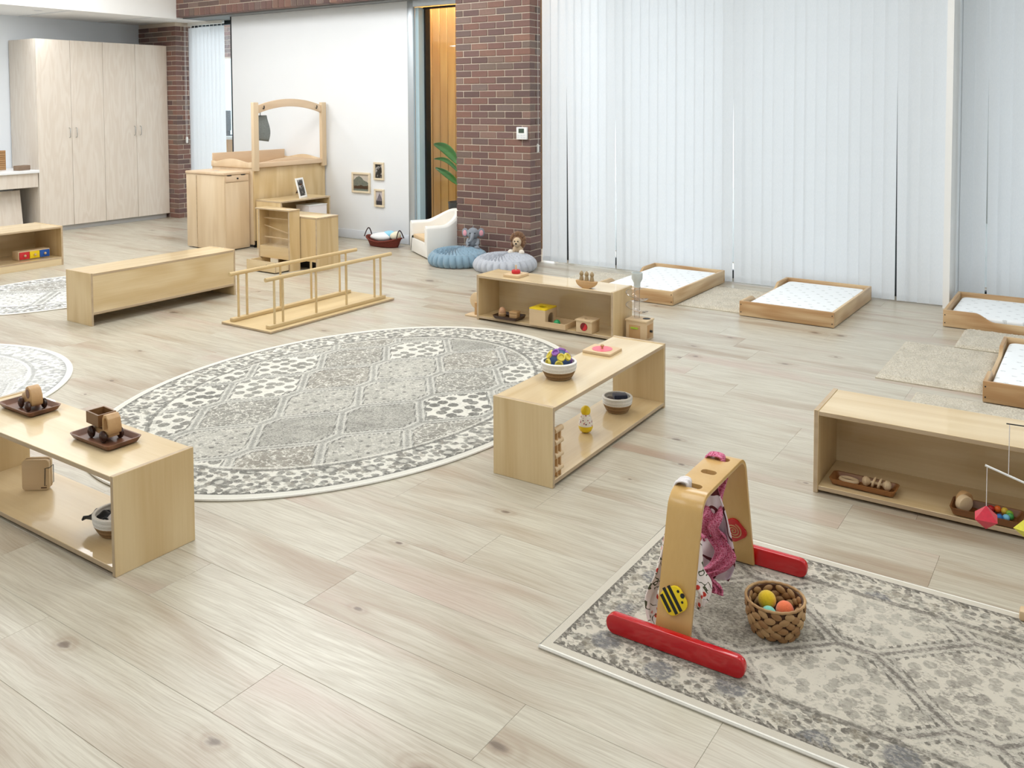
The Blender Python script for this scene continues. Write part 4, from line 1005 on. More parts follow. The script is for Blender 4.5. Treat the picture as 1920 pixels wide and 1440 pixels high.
for i in range(n_):
    j = (i + 1) % n_
    fs += [(i, j, n_ + j, n_ + i), (2 * n_ + j, 2 * n_ + i, 3 * n_ + i, 3 * n_ + j), (i, 2 * n_ + i, 2 * n_ + j, j), (n_ + i, n_ + j, 3 * n_ + j, 3 * n_ + i)]
MB().add(vs, fs).build('cab', W['beech'], tt, bevel=.002)
for sx in (-.045, .04):
    for sy in (-.031, .031): wheel(tt, sx, sy, .021, .021, .014)
# shelf A, below
bx_ = thing('wooden_photo_book', 'square wooden board book closed with a dark elastic band', 'board book', (-3.495, 1.80, .031), radians(38))
for k, (y0, y1, dz) in enumerate(((-.016, -.003, 0), (.003, .016, .006))):
    MB().prism(rrect(.105, .122, .016, 5, 0, .061 + dz * .3), y0, y1, 'xz').build('cover', W['rawbeech'], bx_, bevel=.002)
MB().box(-.048, .048, -.003, .003, .004, .116).build('pages', M['cloth_white'], bx_)
MB().tube([(.035, -.0172, .018), (.038, -.0172, .088), (.054, -.0172, .09), (.0545, .0172, .09), (.0545, .0172, .02), (.04, -.0172, .018)], .0014, 6).build('elastic_band', M['cloth_black'], bx_)
MB().box(.02, .042, -.0166, -.016, .008, .0125).build('stamp', M['hyacinth_dark'], bx_)
def rope_basket(label, x, y, z, r, h, split, tilt=0):
    t = thing('rope_basket', label, 'basket', (x, y, z), 0)
    pr = lambda s: r * (.72 + .28 * sin(min(1, s * 1.15) * pi / 2))
    z1 = h * split; k = 14
    MB().lathe([(0, .001), (pr(0), .001)] + [(pr(i / k * split) + .0025 * (i % 2), .004 + (z1 - .004) * i / k) for i in range(k + 1)] + [(pr(split) - .008, z1)], 36).build('jute_base', M['rope_jute'], t, smooth=70)
    MB().lathe([(pr(split + (1 - split) * i / k) + .0025 * (i % 2), z1 + (h - z1) * i / k) for i in range(k + 1)] + [(r - .006, h + .002)] + [(pr(split + (1 - split) * (1 - i / k)) - .009, z1 + (h - z1) * (1 - i / k)) for i in range(k + 1)] + [(pr(0) - .01, .012), (0, .012)], 36).build('cotton_rim', M['rope_white'], t, smooth=70)
    return t
rope_basket('white and jute rope basket of black and white cloths in the foreground shelf', -2.905, 1.775, .031, .082, .075, .5)
for k, (lab, mt, (px, py, pz), a) in enumerate((('black ribbon-edged cloth spilling from the foreground shelf basket', M['cloth_black'], (-2.955, 1.755, .115), .3), ('white patterned cloth in the foreground shelf basket', M['cloth_white'], (-2.905, 1.775, .116), 1.2), ('dark brown cloth at the back of the foreground shelf basket', M['cloth_brown'], (-2.895, 1.815, .118), 2.2))):
    o = MB().grid(lambda u, v: ((u - .5) * .10 - (.02 if k == 0 and u < .1 else 0), (v - .5) * .07, .014 * sin(9 * u + k * 2) * cos(7 * v) + .018 * (1 - (2 * u - 1) ** 2) - .012), 24, 16).build('sensory_cloth', mt, None, smooth=70, loc=(px, py, pz - .03), rz=a)
    o.modifiers.new('t', 'SOLIDIFY').thickness = .006; tag(o, lab, 'cloth', 'cloths in the foreground shelf basket')
# shelf B, top
rope_basket('white and jute rope basket with a bumpy ball on the central shelf top', -2.02, 3.345, BZs - .002, .078, .075, .48)
ob = thing('lattice_ball', 'bumpy navy, yellow and purple lattice ball in a rope basket', 'ball', (-2.02, 3.345, BZs + .012))
MB().sph((0, 0, .058), .052, 24, 14).build('core', plain('navy_rubber', rgb(44, 74, 120), .4), ob, smooth=True)
ph = (1 + sqrt(5)) / 2
dirs = [Vector(v).normalized() for v in [(0, s1, s2 * ph) for s1 in (-1, 1) for s2 in (-1, 1)] + [(s1, s2 * ph, 0) for s1 in (-1, 1) for s2 in (-1, 1)] + [(s2 * ph, 0, s1) for s1 in (-1, 1) for s2 in (-1, 1)]] + [Vector(v).normalized() for v in [(a, b, c) for a in (-1, 1) for b in (-1, 1) for c in (-1, 1)]]
yb, pb, rb = plain('soft_yellow_rubber', rgb(232, 214, 92), .4), plain('purple_rubber', rgb(150, 96, 176), .4), plain('magenta_rubber', rgb(222, 86, 130), .4)
for i, d in enumerate(dirs):
    if d.z < -.3: continue
    c = Vector((0, 0, .058)) + d * .046; q = Vector((0, 0, 1)).rotation_difference(d).to_matrix().to_4x4(); q.translation = c
    mt = yb if (d.y < .1 and d.z < .75) else (pb if i % 2 else rb)
    MB().lathe([(0, .006), (.011, .006), (.013, .012), (.017, .012), (.019, .004), (.018, 0)], 16, M=q).build('ring_bump', mt, ob, smooth=True)
pz = thing('knob_puzzle', 'square wooden puzzle with one pink circle and knob', 'puzzle', (-2.055, 3.815, BZs - .0025), .02)
MB().prism(rrect(.152, .135, .006, 3), 0, .013).build('board', W['rawbeech'], pz, bevel=.002)
MB().cyl((0, 0, .0125), (0, 0, .0145), .05, n=40).build('circle', M['pink'], pz)
MB().lathe([(.005, 0), (.005, .008), (.009, .013), (.009, .018), (.005, .022), (0, .023)], 18, (0, 0, .014)).build('knob', W['beech'], pz, smooth=True)
# shelf B, below
rp = thing('roly_poly_toy', 'yellow and speckled white wobble toy on the lower shelf', 'wobble toy', (-1.985, 3.525, .031))
MB().lathe([(0, 0), (.014, .001), (.026, .008), (.033, .022), (.0335, .034)], 28).build('yellow_base', M['yellow'], rp, smooth=True)
def specks():
    n2 = N('speckled_white_print'); p = n2.coord(); v = n2.voro(p, 75); h = n2.voro(p, 75, out='Color')
    return n2.out(n2.mix(1 - v.sm(.22, .3), rgb(242, 238, 230), n2.mix(h, rgb(40, 44, 60), rgb(214, 110, 120))), .4)
MB().lathe([(.0335, .034), (.032, .05), (.026, .068), (.02, .08), (.019, .086)], 28).build('speckled_body', specks(), rp, smooth=True)
MB().sph((0, 0, .1), (.0225, .0225, .024), 24, 14).build('head', M['yellow'], rp, smooth=True)
rope_basket('white and jute rope basket of dark felt pieces on the lower central shelf', -1.995, 3.86, .031, .072, .075, .52)
for k, (lab, mt, (px, py), a) in enumerate((('brown felt square in the lower central shelf basket', M['cloth_brown'], (-2.012, 3.85), .2), ('navy felt square lying on top in the lower central shelf basket', M['cloth_navy'], (-1.985, 3.868), .7))):
    tag(MB().box(-.034, .034, -.026, .026, 0, .02).build('felt_square', mt, None, bevel=.005, loc=(px, py, .074 + k * .021), rz=a), lab, 'felt', 'felt pieces in the rope basket')
sr = thing('bead_ladder', 'small wooden rung toy standing against the inner shelf end', 'rung toy', (-1.828, 3.05, .031))
for sy in (-.012, .012): MB().box(-.03, -.012, sy - .004, sy + .004, 0, .2).build('upright', W['beech'], sr, bevel=.002)
for zz in (.03, .085, .14, .19): MB().cyl((-.02, -.03, zz), (-.02, .03, zz), .012, n=14).build('rung', W['rawbeech'], sr, smooth=True)
# shelf C, top
ps = thing('ring_peg', 'wooden peg on a square base with one red ring', 'stacking toy', (-3.487, 5.19, CZ - .0025))
MB().box(-.062, .062, -.072, .072, 0, .02).build('base', W['rawbeech'], ps, bevel=.002)
MB().cyl((0, 0, .02), (0, 0, .08), .006, n=12).build('peg', W['rawbeech'], ps, smooth=True)
MB().lathe([(.0075, .0), (.028, 0), (.032, .006), (.032, .018), (.028, .024), (.0075, .024)], 28, (0, 0, .0205)).build('ring', M['red_matt'], ps, smooth=True)
rk = thing('rocker_boat', 'wooden rocking boat with three peg figures', 'rocking toy', (-2.872, 5.115, CZ - .0025), -.02)
P = [(.075 * cos(a), .05 + .05 * sin(a) - .002) for a in [pi + pi * i / 16 for i in range(17)]]
MB().prism(P, -.02, .02, 'xz').build('boat', W['beech'], rk, bevel=.003)
for k, xx in enumerate((-.04, 0, .04)):
    MB().lathe([(0, 0), (.014, 0), (.015, .006), (.011, .026), (.009, .03), (.013, .035), (.0145, .044), (.011, .053), (.006, .057), (.004, .062), (0, .063)], 18, (xx, 0, .0485)).build('peg_figure', plain('aged_beech', rgb(166, 142, 104), .5, .12, 60), rk, smooth=True)
# shelf C, below
tray('dark_tray', 'dark walnut tray with a wooden egg and cube', -3.497, 5.117, .031, .205, .145, W['walnut_dark'], 0, .026)
eg = thing('wooden_egg', 'wooden egg sitting in its cup on the dark tray', 'toy egg', (-3.545, 5.10, .0395))
MB().lathe([(0, 0), (.02, 0), (.027, .012), (.028, .028), (.025, .03)], 24).build('cup', W['beech'], eg, smooth=True)
MB().lathe([(0, .028), (.024, .03), (.025, .04), (.021, .056), (.012, .068), (0, .072)], 24).build('egg', wood('pink_beech', rgb(206, 160, 122), rgb(178, 132, 96), 'x', .4), eg, smooth=True)
cu = thing('wooden_cube', 'wooden cube with its close-fitting lid on the dark tray', 'toy cube', (-3.45, 5.115, .0395), .12)
MB().box(-.03, .03, -.026, .026, 0, .034).build('box', W['beech'], cu, bevel=.002); MB().box(-.031, .031, -.027, .027, .0345, .05).build('lid', W['beech'], cu, bevel=.002)
op = thing('ball_drop_box', 'wooden ball-drop box with yellow top and side tray', 'ball box', (-3.285, 5.05, .031))
m_ = MB(); m_.box(0, .128, 0, .008, 0, .11); m_.box(0, .008, .008, .142, 0, .11); m_.box(0, .128, .142, .15, 0, .11)
m_.build('body', W['rawbeech'], op)
arch = [(.008, 0), (.008, .11), (.142, .11), (.142, 0), (.11, 0)] + [(.075 + .035 * cos(pi * i / 12), .05 + .035 * sin(pi * i / 12)) for i in range(13)] + [(.04, 0)]
MB().prism(arch, .12, .128, 'yz').build('arched_side', W['rawbeech'], op)
n_ = 24; sq = []
for i in range(n_):
    a = 2 * pi * i / n_; s_ = 1 / max(abs(cos(a)), abs(sin(a))); sq.append((.064 + .064 * cos(a) * s_, .075 + .075 * sin(a) * s_))
hl = [(.064 + .026 * cos(2 * pi * i / n_), .075 + .026 * sin(2 * pi * i / n_)) for i in range(n_)]
def holed(par, name, outer, hole, z0, z1, mat):
    k = len(outer); vs = [(a, b, z1) for a, b in outer] + [(a, b, z1) for a, b in hole] + [(a, b, z0) for a, b in outer] + [(a, b, z0) for a, b in hole]; fs = []
    for i in range(k):
        j = (i + 1) % k; fs += [(i, j, k + j, k + i), (2 * k + j, 2 * k + i, 3 * k + i, 3 * k + j), (i, 2 * k + i, 2 * k + j, j), (k + i, k + j, 3 * k + j, 3 * k + i)]
    return MB().add(vs, fs).build(name, mat, par)
holed(op, 'top', sq, hl, .11, .118, M['yellow'])
MB().box(.128, .285, 0, .008, 0, .036).box(.128, .285, .142, .15, 0, .036).box(.277, .285, .008, .142, 0, .036).build('tray_wall', W['rawbeech'], op)
MB().box(.004, .281, .004, .146, 0, .005).build('tray_base', W['rawbeech'], op)
tag(MB().sph((0, 0, 0), .024, 24, 14).build('ball', M['green'], None, smooth=True, loc=(-3.085, 5.085, .0605)), 'green wooden ball in the side tray of the yellow-topped box', 'ball')
sb = thing('coin_box', 'small wooden box with holed lid and red round front', 'posting box', (-2.922, 5.06, .031))
MB().box(0, .118, 0, .105, 0, .075).build('body', W['rawbeech'], sb, bevel=.002)
MB().cyl((.059, -.0012, .04), (.059, .002, .04), .027, n=28).build('front_hole', plain('dark_red', rgb(120, 16, 18), .5), sb)
MB().prism([(.059 + .0245 * cos(pi / 2 - pi * i / 14 - .5), .04 + .0245 * sin(pi / 2 - pi * i / 14 - .5)) for i in range(15)], -.002, -.0012, 'xz').build('red_panel', M['red_matt'], sb)
n_ = 24; sq = []
for i in range(n_):
    a = 2 * pi * i / n_; s_ = 1 / max(abs(cos(a)), abs(sin(a))); sq.append((.059 + .065 * cos(a) * s_, .0525 + .059 * sin(a) * s_))
holed(sb, 'lid', sq, [(.059 + .024 * cos(2 * pi * i / n_), .0525 + .02 * sin(2 * pi * i / n_)) for i in range(n_)], .0755, .084, W['rawbeech'])
# beside shelf C
dt = thing('disc_spinner', 'wooden disc and post toy on a small base left of the shelf', 'spinner toy', (-3.83, 5.16, 0))
MB().box(-.055, .055, -.05, .05, 0, .012).build('base', W['rawbeech'], dt, bevel=.002)
MB().cyl((0, .02, .105), (0, .036, .105), .06, n=32).build('disc', W['rawbeech'], dt, bevel=.002)
MB().cyl((.02, -.01, .012), (.02, -.01, .10), .013, n=16).build('post', W['beech'], dt, smooth=True)
bt = thing('ball_tower', 'clear spiral ball tower on a wooden drawer box', 'ball tower', (-2.552, 5.255, 0))
MB().box(-.073, .073, -.055, .055, 0, .118).build('box_body', W['rawbeech'], bt, bevel=.002)
MB().box(-.077, .077, -.06, .06, .118, .13).build('box_top', W['rawbeech'], bt, bevel=.002)
MB().box(-.050, .03, -.0575, -.055, .012, .095).build('door', W['beech'], bt, bevel=.001)
MB().box(-.036, .016, -.064, -.0575, .07, .082).build('door_pull', M['lime'], bt, bevel=.002)
MB().box(.073, .0755, -.04, .04, .015, .1).build('side_door', W['beech'], bt, bevel=.001)
MB().cyl((.075, .0, .055), (.09, .0, .055), .008, n=14).build('knob', M['dark_metal'], bt, smooth=True)
MB().cyl((.043, .015, .130), (.043, .015, .1312), .026, n=26).build('top_hole_shade', M['black'], bt)  # black disc paints the darkness inside a hole
MB().cyl((-.02, 0, .13), (-.02, 0, .36), .019, n=20, caps=False).build('clear_tube', M['acrylic'], bt, smooth=True)
MB().lathe([(.021, 0), (.022, .03), (.036, .055), (.037, .095), (.034, .095), (.033, .06), (.018, .034)], 28, (-.02, 0, .335)).build('funnel', plain('grey_white_plastic', rgb(208, 214, 212), .35), bt, smooth=True)
def ramp(u, v):
    a = 2 * pi * 2.1 * u + .6; zc = .325 - .175 * u; r = .02 + .052 * v
    return (-.02 + r * cos(a), r * sin(a), zc + .014 * (2 * v - 1) ** 2)
MB().grid(ramp, 80, 6).build('spiral_ramp', M['acrylic'], bt, smooth=70)
MB().tube([(-.02 + .073 * cos(2 * pi * 2.1 * i / 80 + .6), .073 * sin(2 * pi * 2.1 * i / 80 + .6), .34 - .175 * i / 80) for i in range(81)], .0022, 6).build('ramp_lip', M['acrylic'], bt, smooth=True)
# shelf D
tray('acacia_tray', 'long acacia tray with two wooden teethers', -.782, 3.612, .031, .25, .10, W['acacia'], .0, .026)
tg = thing('teether_ring', 'pale triangular wooden teether in the long acacia tray', 'teether', (-.842, 3.612, .0405), -.05)
hl = [(.036 * cos(2 * pi * i / 24) * (1.0 if cos(2 * pi * i / 24) > 0 else .8), .018 * sin(2 * pi * i / 24)) for i in range(24)]
MB().tube([(a, b, .008) for a, b in hl], .0075, 8, True).build('ring', W['rawbeech'], tg, smooth=True)
rt = thing('wooden_rattle', 'pale wooden rattle with two rings in the long acacia tray', 'rattle', (-.735, 3.612, .0395), -.02)
MB().cyl((-.04, 0, .02), (.04, 0, .02), .006, n=12).build('bar', W['rawbeech'], rt, smooth=True)
for s_ in (-1, 1): MB().lathe([(0, .055), (.01, .053), (.018, .046), (.02, .036), (.012, .026), (.008, .022)], 20, M=Matrix.Translation((0, 0, .02)) @ Matrix.Rotation(s_ * pi / 2, 4, 'Y')).build('end_knob', W['rawbeech'], rt, smooth=True)
for s_ in (-.010, .012): MB().tube([(s_ + .005 * sin(2 * pi * i / 20), .02 * cos(2 * pi * i / 20), .0225 + .017 * sin(2 * pi * i / 20)) for i in range(20)], .0045, 8, True).build('ring', W['rawbeech'], rt, smooth=True)
tray('acacia_tray', 'acacia tray with wooden discs and a rainbow bead ring', -.352, 3.598, .031, .235, .12, W['acacia'], .0, .03)
dd = thing('wooden_discs', 'pair of joined pale wooden discs in the acacia tray', 'disc toy', (-.415, 3.598, .0395), .5)
MB().cyl((-.012, -.02, .03), (-.02, .002, .032), .03, n=28).build('disc', W['rawbeech'], dd, bevel=.003); MB().cyl((.0, .008, .034), (-.008, .03, .036), .03, n=28).build('disc', W['beech'], dd, bevel=.003)
rg = thing('rainbow_bead_ring', 'ring of rainbow-coloured wooden beads in the acacia tray', 'bead ring', (-.315, 3.605, .0395))
cols = [(190, 30, 40), (232, 110, 40), (228, 196, 70), (150, 190, 60), (70, 160, 80), (120, 190, 220), (40, 110, 180), (40, 60, 140), (90, 50, 130), (150, 40, 90)]
for i, c in enumerate(cols):
    a = radians(135 - 36 * i)
    MB().sph((.038 * cos(a), .036 * sin(a), .0135), .0125, 16, 10).build('bead', plain('bead_%d_%d_%d' % c, rgb(*c), .4), rg, smooth=True)
# mobile with its stand (stand post is off the right of the frame)
ms = thing('mobile_stand', 'pale wooden stand of the hanging mobile at the right edge', 'stand', (-.10, 2.98, .0115))
MB().box(-.10, .10, -.02, .02, 0, .03).build('foot', W['rawbeech'], ms, bevel=.006); MB().box(.02, .05, -.015, .015, .03, 1.0).build('post', W['rawbeech'], ms, bevel=.004)
MB().cyl((-.012, -.18, .985), (.035, 0, .985), .008, n=12).build('arm', W['rawbeech'], ms, smooth=True)
mb_ = thing('hanging_mobile', 'hanging mobile with red and yellow paper octahedra on a white rod', 'mobile', (-.222, 2.80, 0))
th_ = lambda p, q: MB().cyl(p, q, .0011, n=6)
th_((.11, .013, .646), (.11, 0, .99)).build('string', M['cloth_white'], mb_)
MB().cyl((-.008, 0, .647), (.16, .02, .646), .0017, n=8).build('dark_dowel', M['black'], mb_)
th_((0, 0, .646), (0, 0, .498)).build('string', M['cloth_white'], mb_)
MB().cyl((-.058, -.004, .5185), (.12, .008, .463), .0032, n=10).build('white_rod', M['white_paint'], mb_)
th_((-.053, -.004, .517), (-.053, -.004, .400)).build('string', M['cloth_white'], mb_); th_((.052, .004, .484), (.052, .004, .395)).build('string', M['cloth_white'], mb_)
def octa(par, c, r, h, mat, name, rz):
    vs = [(c[0] + r * cos(rz + pi / 2 * i), c[1] + r * sin(rz + pi / 2 * i), c[2]) for i in range(4)] + [(c[0], c[1], c[2] + h), (c[0], c[1], c[2] - h)]
    MB().add(vs, [(0, 1, 4), (1, 2, 4), (2, 3, 4), (3, 0, 4), (1, 0, 5), (2, 1, 5), (3, 2, 5), (0, 3, 5)]).build(name, mat, par)
foil = lambda nm, c: plain(nm, c, .3, .12, 140)
octa(mb_, (-.053, -.004, .369), .040, .034, foil('red_foil_paper', rgb(216, 40, 66)), 'red_octahedron', .9)
octa(mb_, (.052, .004, .362), .042, .036, foil('yellow_foil_paper', rgb(232, 226, 60)), 'yellow_octahedron', .5)
# shelf F items
db = thing('drawer_box', 'toy box with red, yellow and blue drawers in the far left shelf', 'drawer box', (-8.50, 4.265, .081), pi / 2)
MB().box(0, .30, .012, .125, 0, .083).build('case', W['rawbeech'], db, bevel=.003)
for k, mt in enumerate((M['red_matt'], M['yellow'], M['blue'])):
    d = MB().box(.008 + k * .0955, .1005 + k * .0955, 0, .0115, .008, .075).build('drawer', mt, db, bevel=.002)
    MB().sph((.054 + k * .0955, -.008, .042), .012, 14, 8).build('knob', W['rawbeech'], d, smooth=True)
hb = thing('wooden_drum', 'round dark wooden toy at the left end of the far shelf', 'drum', (-8.56, 4.03, .377))
MB().cyl((0, 0, 0), (0, 0, .05), .055, n=28).build('shell', W['walnut'], hb, bevel=.006); MB().lathe([(0, .052), (.05, .051)], 28).build('skin', M['tan_vinyl'], hb)

# ================================================================== PLAY GYM
gy = thing('play_gym', 'bent-plywood arched baby gym with red feet on the patterned rug', 'baby gym', (-1.003, 2.549, .0105), .012)
GZ, GW = .407, .106
hw, tw = .288, .198          # half span at foot / at top
prof = [(-hw, .004)]
rad = .062
pts_out = []
def arch_curve(off):
    P = []
    dx = hw - tw; ln = sqrt(dx * dx + GZ * GZ); nx, nz = -GZ / ln, dx / ln      # outward normal of the near leg
    a0 = atan2(nz, nx)
    P.append((-hw - off * nx * -1 if False else -hw + nx * off, .004))
    cx, cz = -tw + rad * 1.0, GZ - rad
    for i in range(9):
        a = a0 + (pi / 2 - a0) * i / 8; P.append((cx + (rad + off) * cos(a), cz + (rad + off) * sin(a)))
    return P + [(-p, q) for p, q in reversed(P)]
oc, ic = arch_curve(0), arch_curve(-.014)
# strip with three slots cut through the top: built from strips along x
def band(xa, xb, keep):
    m = MB(); k = len(oc)
    vs = [(xa, a, b) for a, b in oc] + [(xb, a, b) for a, b in oc] + [(xa, a, b) for a, b in ic] + [(xb, a, b) for a, b in ic]
    fs = []
    for i in range(k - 1): fs += [(i, i + 1, k + i + 1, k + i), (2 * k + i + 1, 2 * k + i, 3 * k + i, 3 * k + i + 1), (i, 2 * k + i, 2 * k + i + 1, i + 1), (k + i + 1, 3 * k + i + 1, 3 * k + i, k + i)]
    fs += [(0, k, 3 * k, 2 * k), (k - 1, 3 * k - 1, 4 * k - 1, 2 * k - 1)]
    return m.add(vs, fs)
am = band(-GW / 2, GW / 2, None)
ao = am.build('bent_arch', [W['bent'], W['edge']], gy, bevel=.003, smooth=40)
slots = [-.120, -.002, .114]
cut = MB()
for sy in slots: cut.prism([(p, q + sy) for p, q in rrect(.048, .032, .014, 5)], GZ - .03, GZ + .02)
co = bpy.data.objects.new('slot_cutter', cut.mesh('slot_cutter', W['bent'])); COL.objects.link(co); co.parent = gy
bm_ = ao.modifiers.new('slots', 'BOOLEAN'); bm_.object = co; bm_.operation = 'DIFFERENCE'; bm_.solver = 'EXACT'
bpy.context.view_layer.update()
ev = ao.evaluated_get(bpy.context.evaluated_depsgraph_get()); nm = bpy.data.meshes.new_from_object(ev)
ao.modifiers.clear(); ao.data = nm; bpy.data.objects.remove(co)
for s_ in (-1, 1):
    P = rrect(.412, .058, .026, 6, 0.014, .030)
    MB().prism(P, s_ * (hw + .013) - .012, s_ * (hw + .013) + .012, 'xz').build('foot_bar', M['red'], gy, bevel=.004, seg=3)
    MB().cyl((-.03 * s_ * 0 + .028, s_ * (hw - .012), .03), (.028, s_ * (hw - .018), .03), .005, n=10).build('bolt', M['dark_metal'], gy)
# patches: yellow striped one on the near leg, red spiral one inside the far leg
lean = atan2(hw - tw, GZ)
Mp = Matrix.Translation((0.0, -hw + .027, .130)) @ Matrix.Rotation(-lean, 4, 'X') @ Matrix.Rotation(radians(0), 4, 'Y')
rot = lambda P, a: [(x * cos(a) - y * sin(a), x * sin(a) + y * cos(a)) for x, y in P]
bp = MB().prism(rot(rrect(.070, .070, .022, 6), radians(38)), -.012, -.001, 'xz', M=Mp).build('striped_patch', M['yellow'], gy, bevel=.003)
for k, (off, ln) in enumerate(((-.024, .05), (-.008, .074), (.008, .072))):
    MB().box(-ln / 2, ln / 2, -.0128, -.012, off - .0048, off + .0048, M=Mp @ Matrix.Rotation(radians(52), 4, 'Y') @ Matrix.Translation((-.004, 0, 0))).build('stripe', M['black'], bp)
for dx, dz, r in ((.012, .029, .004), (.026, .021, .0068), (.027, .004, .0036)):
    d = MB().cyl((dx, -.0128, dz), (dx, -.012, dz), r, n=16); d.v = [tuple(Mp @ Vector(v)) for v in d.v]; d.build('dot', M['black'], bp)
Mq = Matrix.Translation((-.004, hw - .0275 - .0145, .128)) @ Matrix.Rotation(lean, 4, 'X')
rp_ = MB().prism(rot(rrect(.074, .074, .02, 6), radians(38)), -.012, .0, 'xz', M=Mq).build('spiral_patch', M['red'], gy, bevel=.003)
sp = [(.028 * (i / 60) * cos(i / 60 * 2 * pi * 3.2), -.0125, .028 * (i / 60) * sin(i / 60 * 2 * pi * 3.2)) for i in range(2, 61)]
so = MB().tube(sp, .0018, 6); so.v = [tuple(Mq @ Vector(v)) for v in so.v]; so.build('spiral_groove', W['beech'], rp_, smooth=True)
# scarves threaded through the slots
def print_mat(name, base, c1, c2, sc):
    n2 = N(name); p = n2.coord(); v = n2.voro(p, sc); h = n2.voro(p, sc, out='Color'); nz = n2.noise(p, sc * 3, 2)
    c = n2.mix(1 - (v + (nz - .5) * .25).sm(.2, .28), base, c1); c = n2.mix((n2.noise(p, sc * .9, 1) - .5).abs().lt(.018), c, c2)
    return n2.out(c, .9)
floral = print_mat('red_flower_print', rgb(240, 230, 224), rgb(206, 58, 44), rgb(70, 74, 50), 34)
crochet = N('raspberry_boucle'); _p = crochet.coord(); _v = crochet.voro(_p, 210); _t = crochet.noise(_p, 120, 3, .7)
crochet.out(crochet.mix(_v.sm(.15, .55), rgb(196, 22, 82), rgb(236, 140, 172)), .95); crochet.bump(_t + _v, .9, .006)
pale = print_mat('white_gauze_print', rgb(232, 218, 226), rgb(206, 186, 200), rgb(96, 34, 40), 9)
def strip(par, name, path, wid, mat, ruff=.01, nw=8, freq=3.0, side=(1, 0, 0)):
    P = [Vector(p) for p in path]; n2 = 40; sd = Vector(side)
    def at(v):
        s = v * (len(P) - 1); i = min(len(P) - 2, int(s)); f = s - i
        p0 = P[max(0, i - 1)]; p1 = P[i]; p2 = P[i + 1]; p3 = P[min(len(P) - 1, i + 2)]
        return .5 * ((2 * p1) + (p2 - p0) * f + (2 * p0 - 5 * p1 + 4 * p2 - p3) * f * f + (3 * p1 - p0 - 3 * p2 + p3) * f ** 3)
    wf = wid if callable(wid) else (lambda v: wid)
    def fn(u, v):
        p = at(v); t = (at(min(1, v + .02)) - at(max(0, v - .02))).normalized(); q = t.cross(sd).normalized()
        return tuple(p + sd * (u - .5) * wf(v) + q * ruff * sin(u * freq * 2 * pi + v * 9) * (.4 + .6 * v))
    o = MB().grid(fn, nw * 3, n2).build(name, mat, par, smooth=70); o.modifiers.new('t', 'SOLIDIFY').thickness = .004; return o
zt = GZ + .0105
fs_ = thing('floral_scarf', 'white scarf with red flowers looped through the front slot of the gym', 'scarf', (-1.003, 2.549, 0))
strip(fs_, 'loop', [(-.020, -.116, zt - .05), (-.012, -.120, zt + .003), (-.028, -.122, zt + .014), (-.053, -.124, zt + .002), (-.062, -.126, zt - .05)], lambda v: .03 + .012 * sin(pi * v), M['cloth_white'], .003, 4, 2, (0, 1, 0))
strip(fs_, 'back_fall', [(-.062, -.126, zt - .04), (-.066, -.15, zt - .16), (-.078, -.17, .16), (-.10, -.185, .09), (-.09, -.195, .035), (-.055, -.20, .02)], lambda v: .06 + .04 * v, floral, .008, 6, 2, (0, 1, 0))
strip(fs_, 'front_fall', [(-.010, -.13, zt - .03), (.01, -.14, .27), (.03, -.16, .19), (.056, -.17, .15), (.05, -.175, .10)], lambda v: .05 + .05 * sin(pi * v), floral, .01, 6, 2, (0, 1, 0))
ps_ = thing('raspberry_scarf', 'raspberry boucle scarf knotted from the far slot of the gym', 'scarf', (-1.003, 2.549, 0))
strip(ps_, 'loop', [(.0, .114, zt - .05), (.004, .114, zt + .004), (-.02, .114, zt + .012), (-.052, .114, zt + .003), (-.060, .114, zt - .05)], .036, crochet.m, .002, 4, 2, (0, 1, 0))
strip(ps_, 'upper_fall', [(.0, .10, zt - .03), (-.004, .05, .33), (.01, 0.0, .29), (.0, -.02, .25), (.02, .02, .21), (-.02, .03, .19)], lambda v: .05 + .02 * sin(3 * v), crochet.m, .012, 6, 2)
strip(ps_, 'lower_fall', [(-.03, .03, .225), (.02, .01, .21), (.055, .0, .175), (.03, -.01, .13), (-.01, -.02, .10), (.03, -.02, .075), (.04, -.03, .06)], lambda v: .055 + .012 * sin(5 * v), crochet.m, .010, 6, 2)
ws_ = thing('white_scarf', 'pale pink-white gauze scarf hanging from the middle slot of the gym', 'scarf', (-1.003, 2.549, 0))
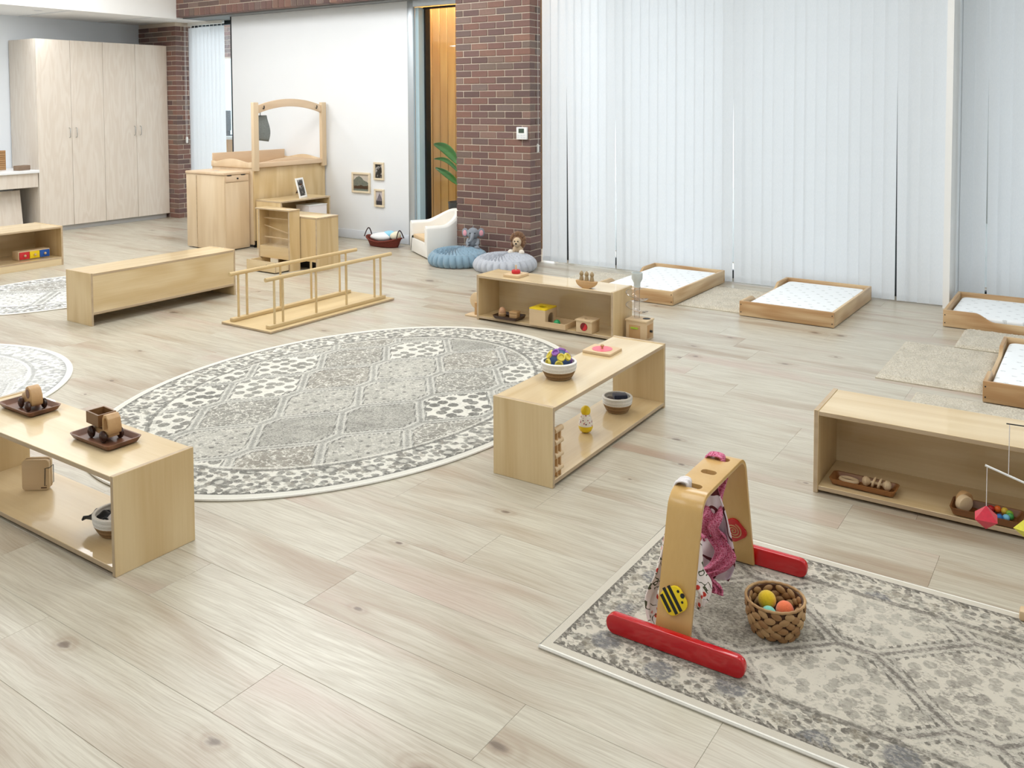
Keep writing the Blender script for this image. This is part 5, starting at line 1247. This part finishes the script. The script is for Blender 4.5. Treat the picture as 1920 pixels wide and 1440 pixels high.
strip(ws_, 'fall', [(.0, .0, zt - .012), (-.002, .005, .35), (.012, .02, .28), (.02, .03, .2), (.01, .035, .13), (-.01, .02, .08)], lambda v: .02 + .11 * v ** .6, pale, .014, 8, 1.5)
# basket of felt balls
wv = thing('woven_basket', 'round woven water-hyacinth basket on the patterned rug', 'basket', (-.787, 2.520, .0112))
BR, BHh = .083, .092
prb = lambda s: BR * (.62 + .38 * sin(min(1, .25 + s * .95) * pi / 2 * 1.0)) 
MB().lathe([(0, 0), (prb(0) - .004, 0)] + [(prb(i / 8) - .004, BHh * i / 8) for i in range(9)] + [(prb(1 - i / 8) - .008, BHh * (1 - i / 8)) for i in range(9)] + [(0, .006)], 36).build('liner', M['hyacinth_dark'], wv, smooth=60)
rn = random.Random(3)
tuft = MB().sph((0, 0, 0), (.0165, .005, .0105), 8, 6).mesh('strand', M['hyacinth'], smooth=60)
for row in range(6):
    z = .008 + row * .0145; s = z / BHh; nn = 13
    for i in range(nn):
        a = 2 * pi * (i + .5 * (row % 2)) / nn + rn.uniform(-.04, .04)
        for inner in ((0, 1) if row > 2 else (0,)):
            r = prb(s) - (.0105 if inner else .001)
            o = link('strand', tuft, wv, (r * cos(a), r * sin(a), z + rn.uniform(-.002, .002)), a + pi / 2)
            o.rotation_euler.y = rn.choice((-.5, .5, .3)) if row % 2 else rn.uniform(-.4, .4)
MB().tube([(prb(1) * cos(2 * pi * i / 48), prb(1) * sin(2 * pi * i / 48), BHh + .002 + .0012 * (i % 2)) for i in range(48)], .0042, 8, True).build('rim', M['hyacinth'], wv, smooth=True)
for lab, mt, (px, py, pz_), r in (('yellow felt ball in the woven basket', M['felt_yellow'], (-.028, .012, .072), .0265), ('coral orange felt ball in the woven basket', M['felt_orange'], (.028, .002, .064), .0255), ('mint green felt ball in the woven basket', M['felt_mint'], (-.008, -.034, .058), .022)):
    tag(MB().sph((0, 0, 0), r, 24, 16).build('felt_ball', mt, None, smooth=True, loc=(-.787 + px, 2.520 + py, .0112 + pz_)), lab, 'ball', 'felt balls in the woven basket')
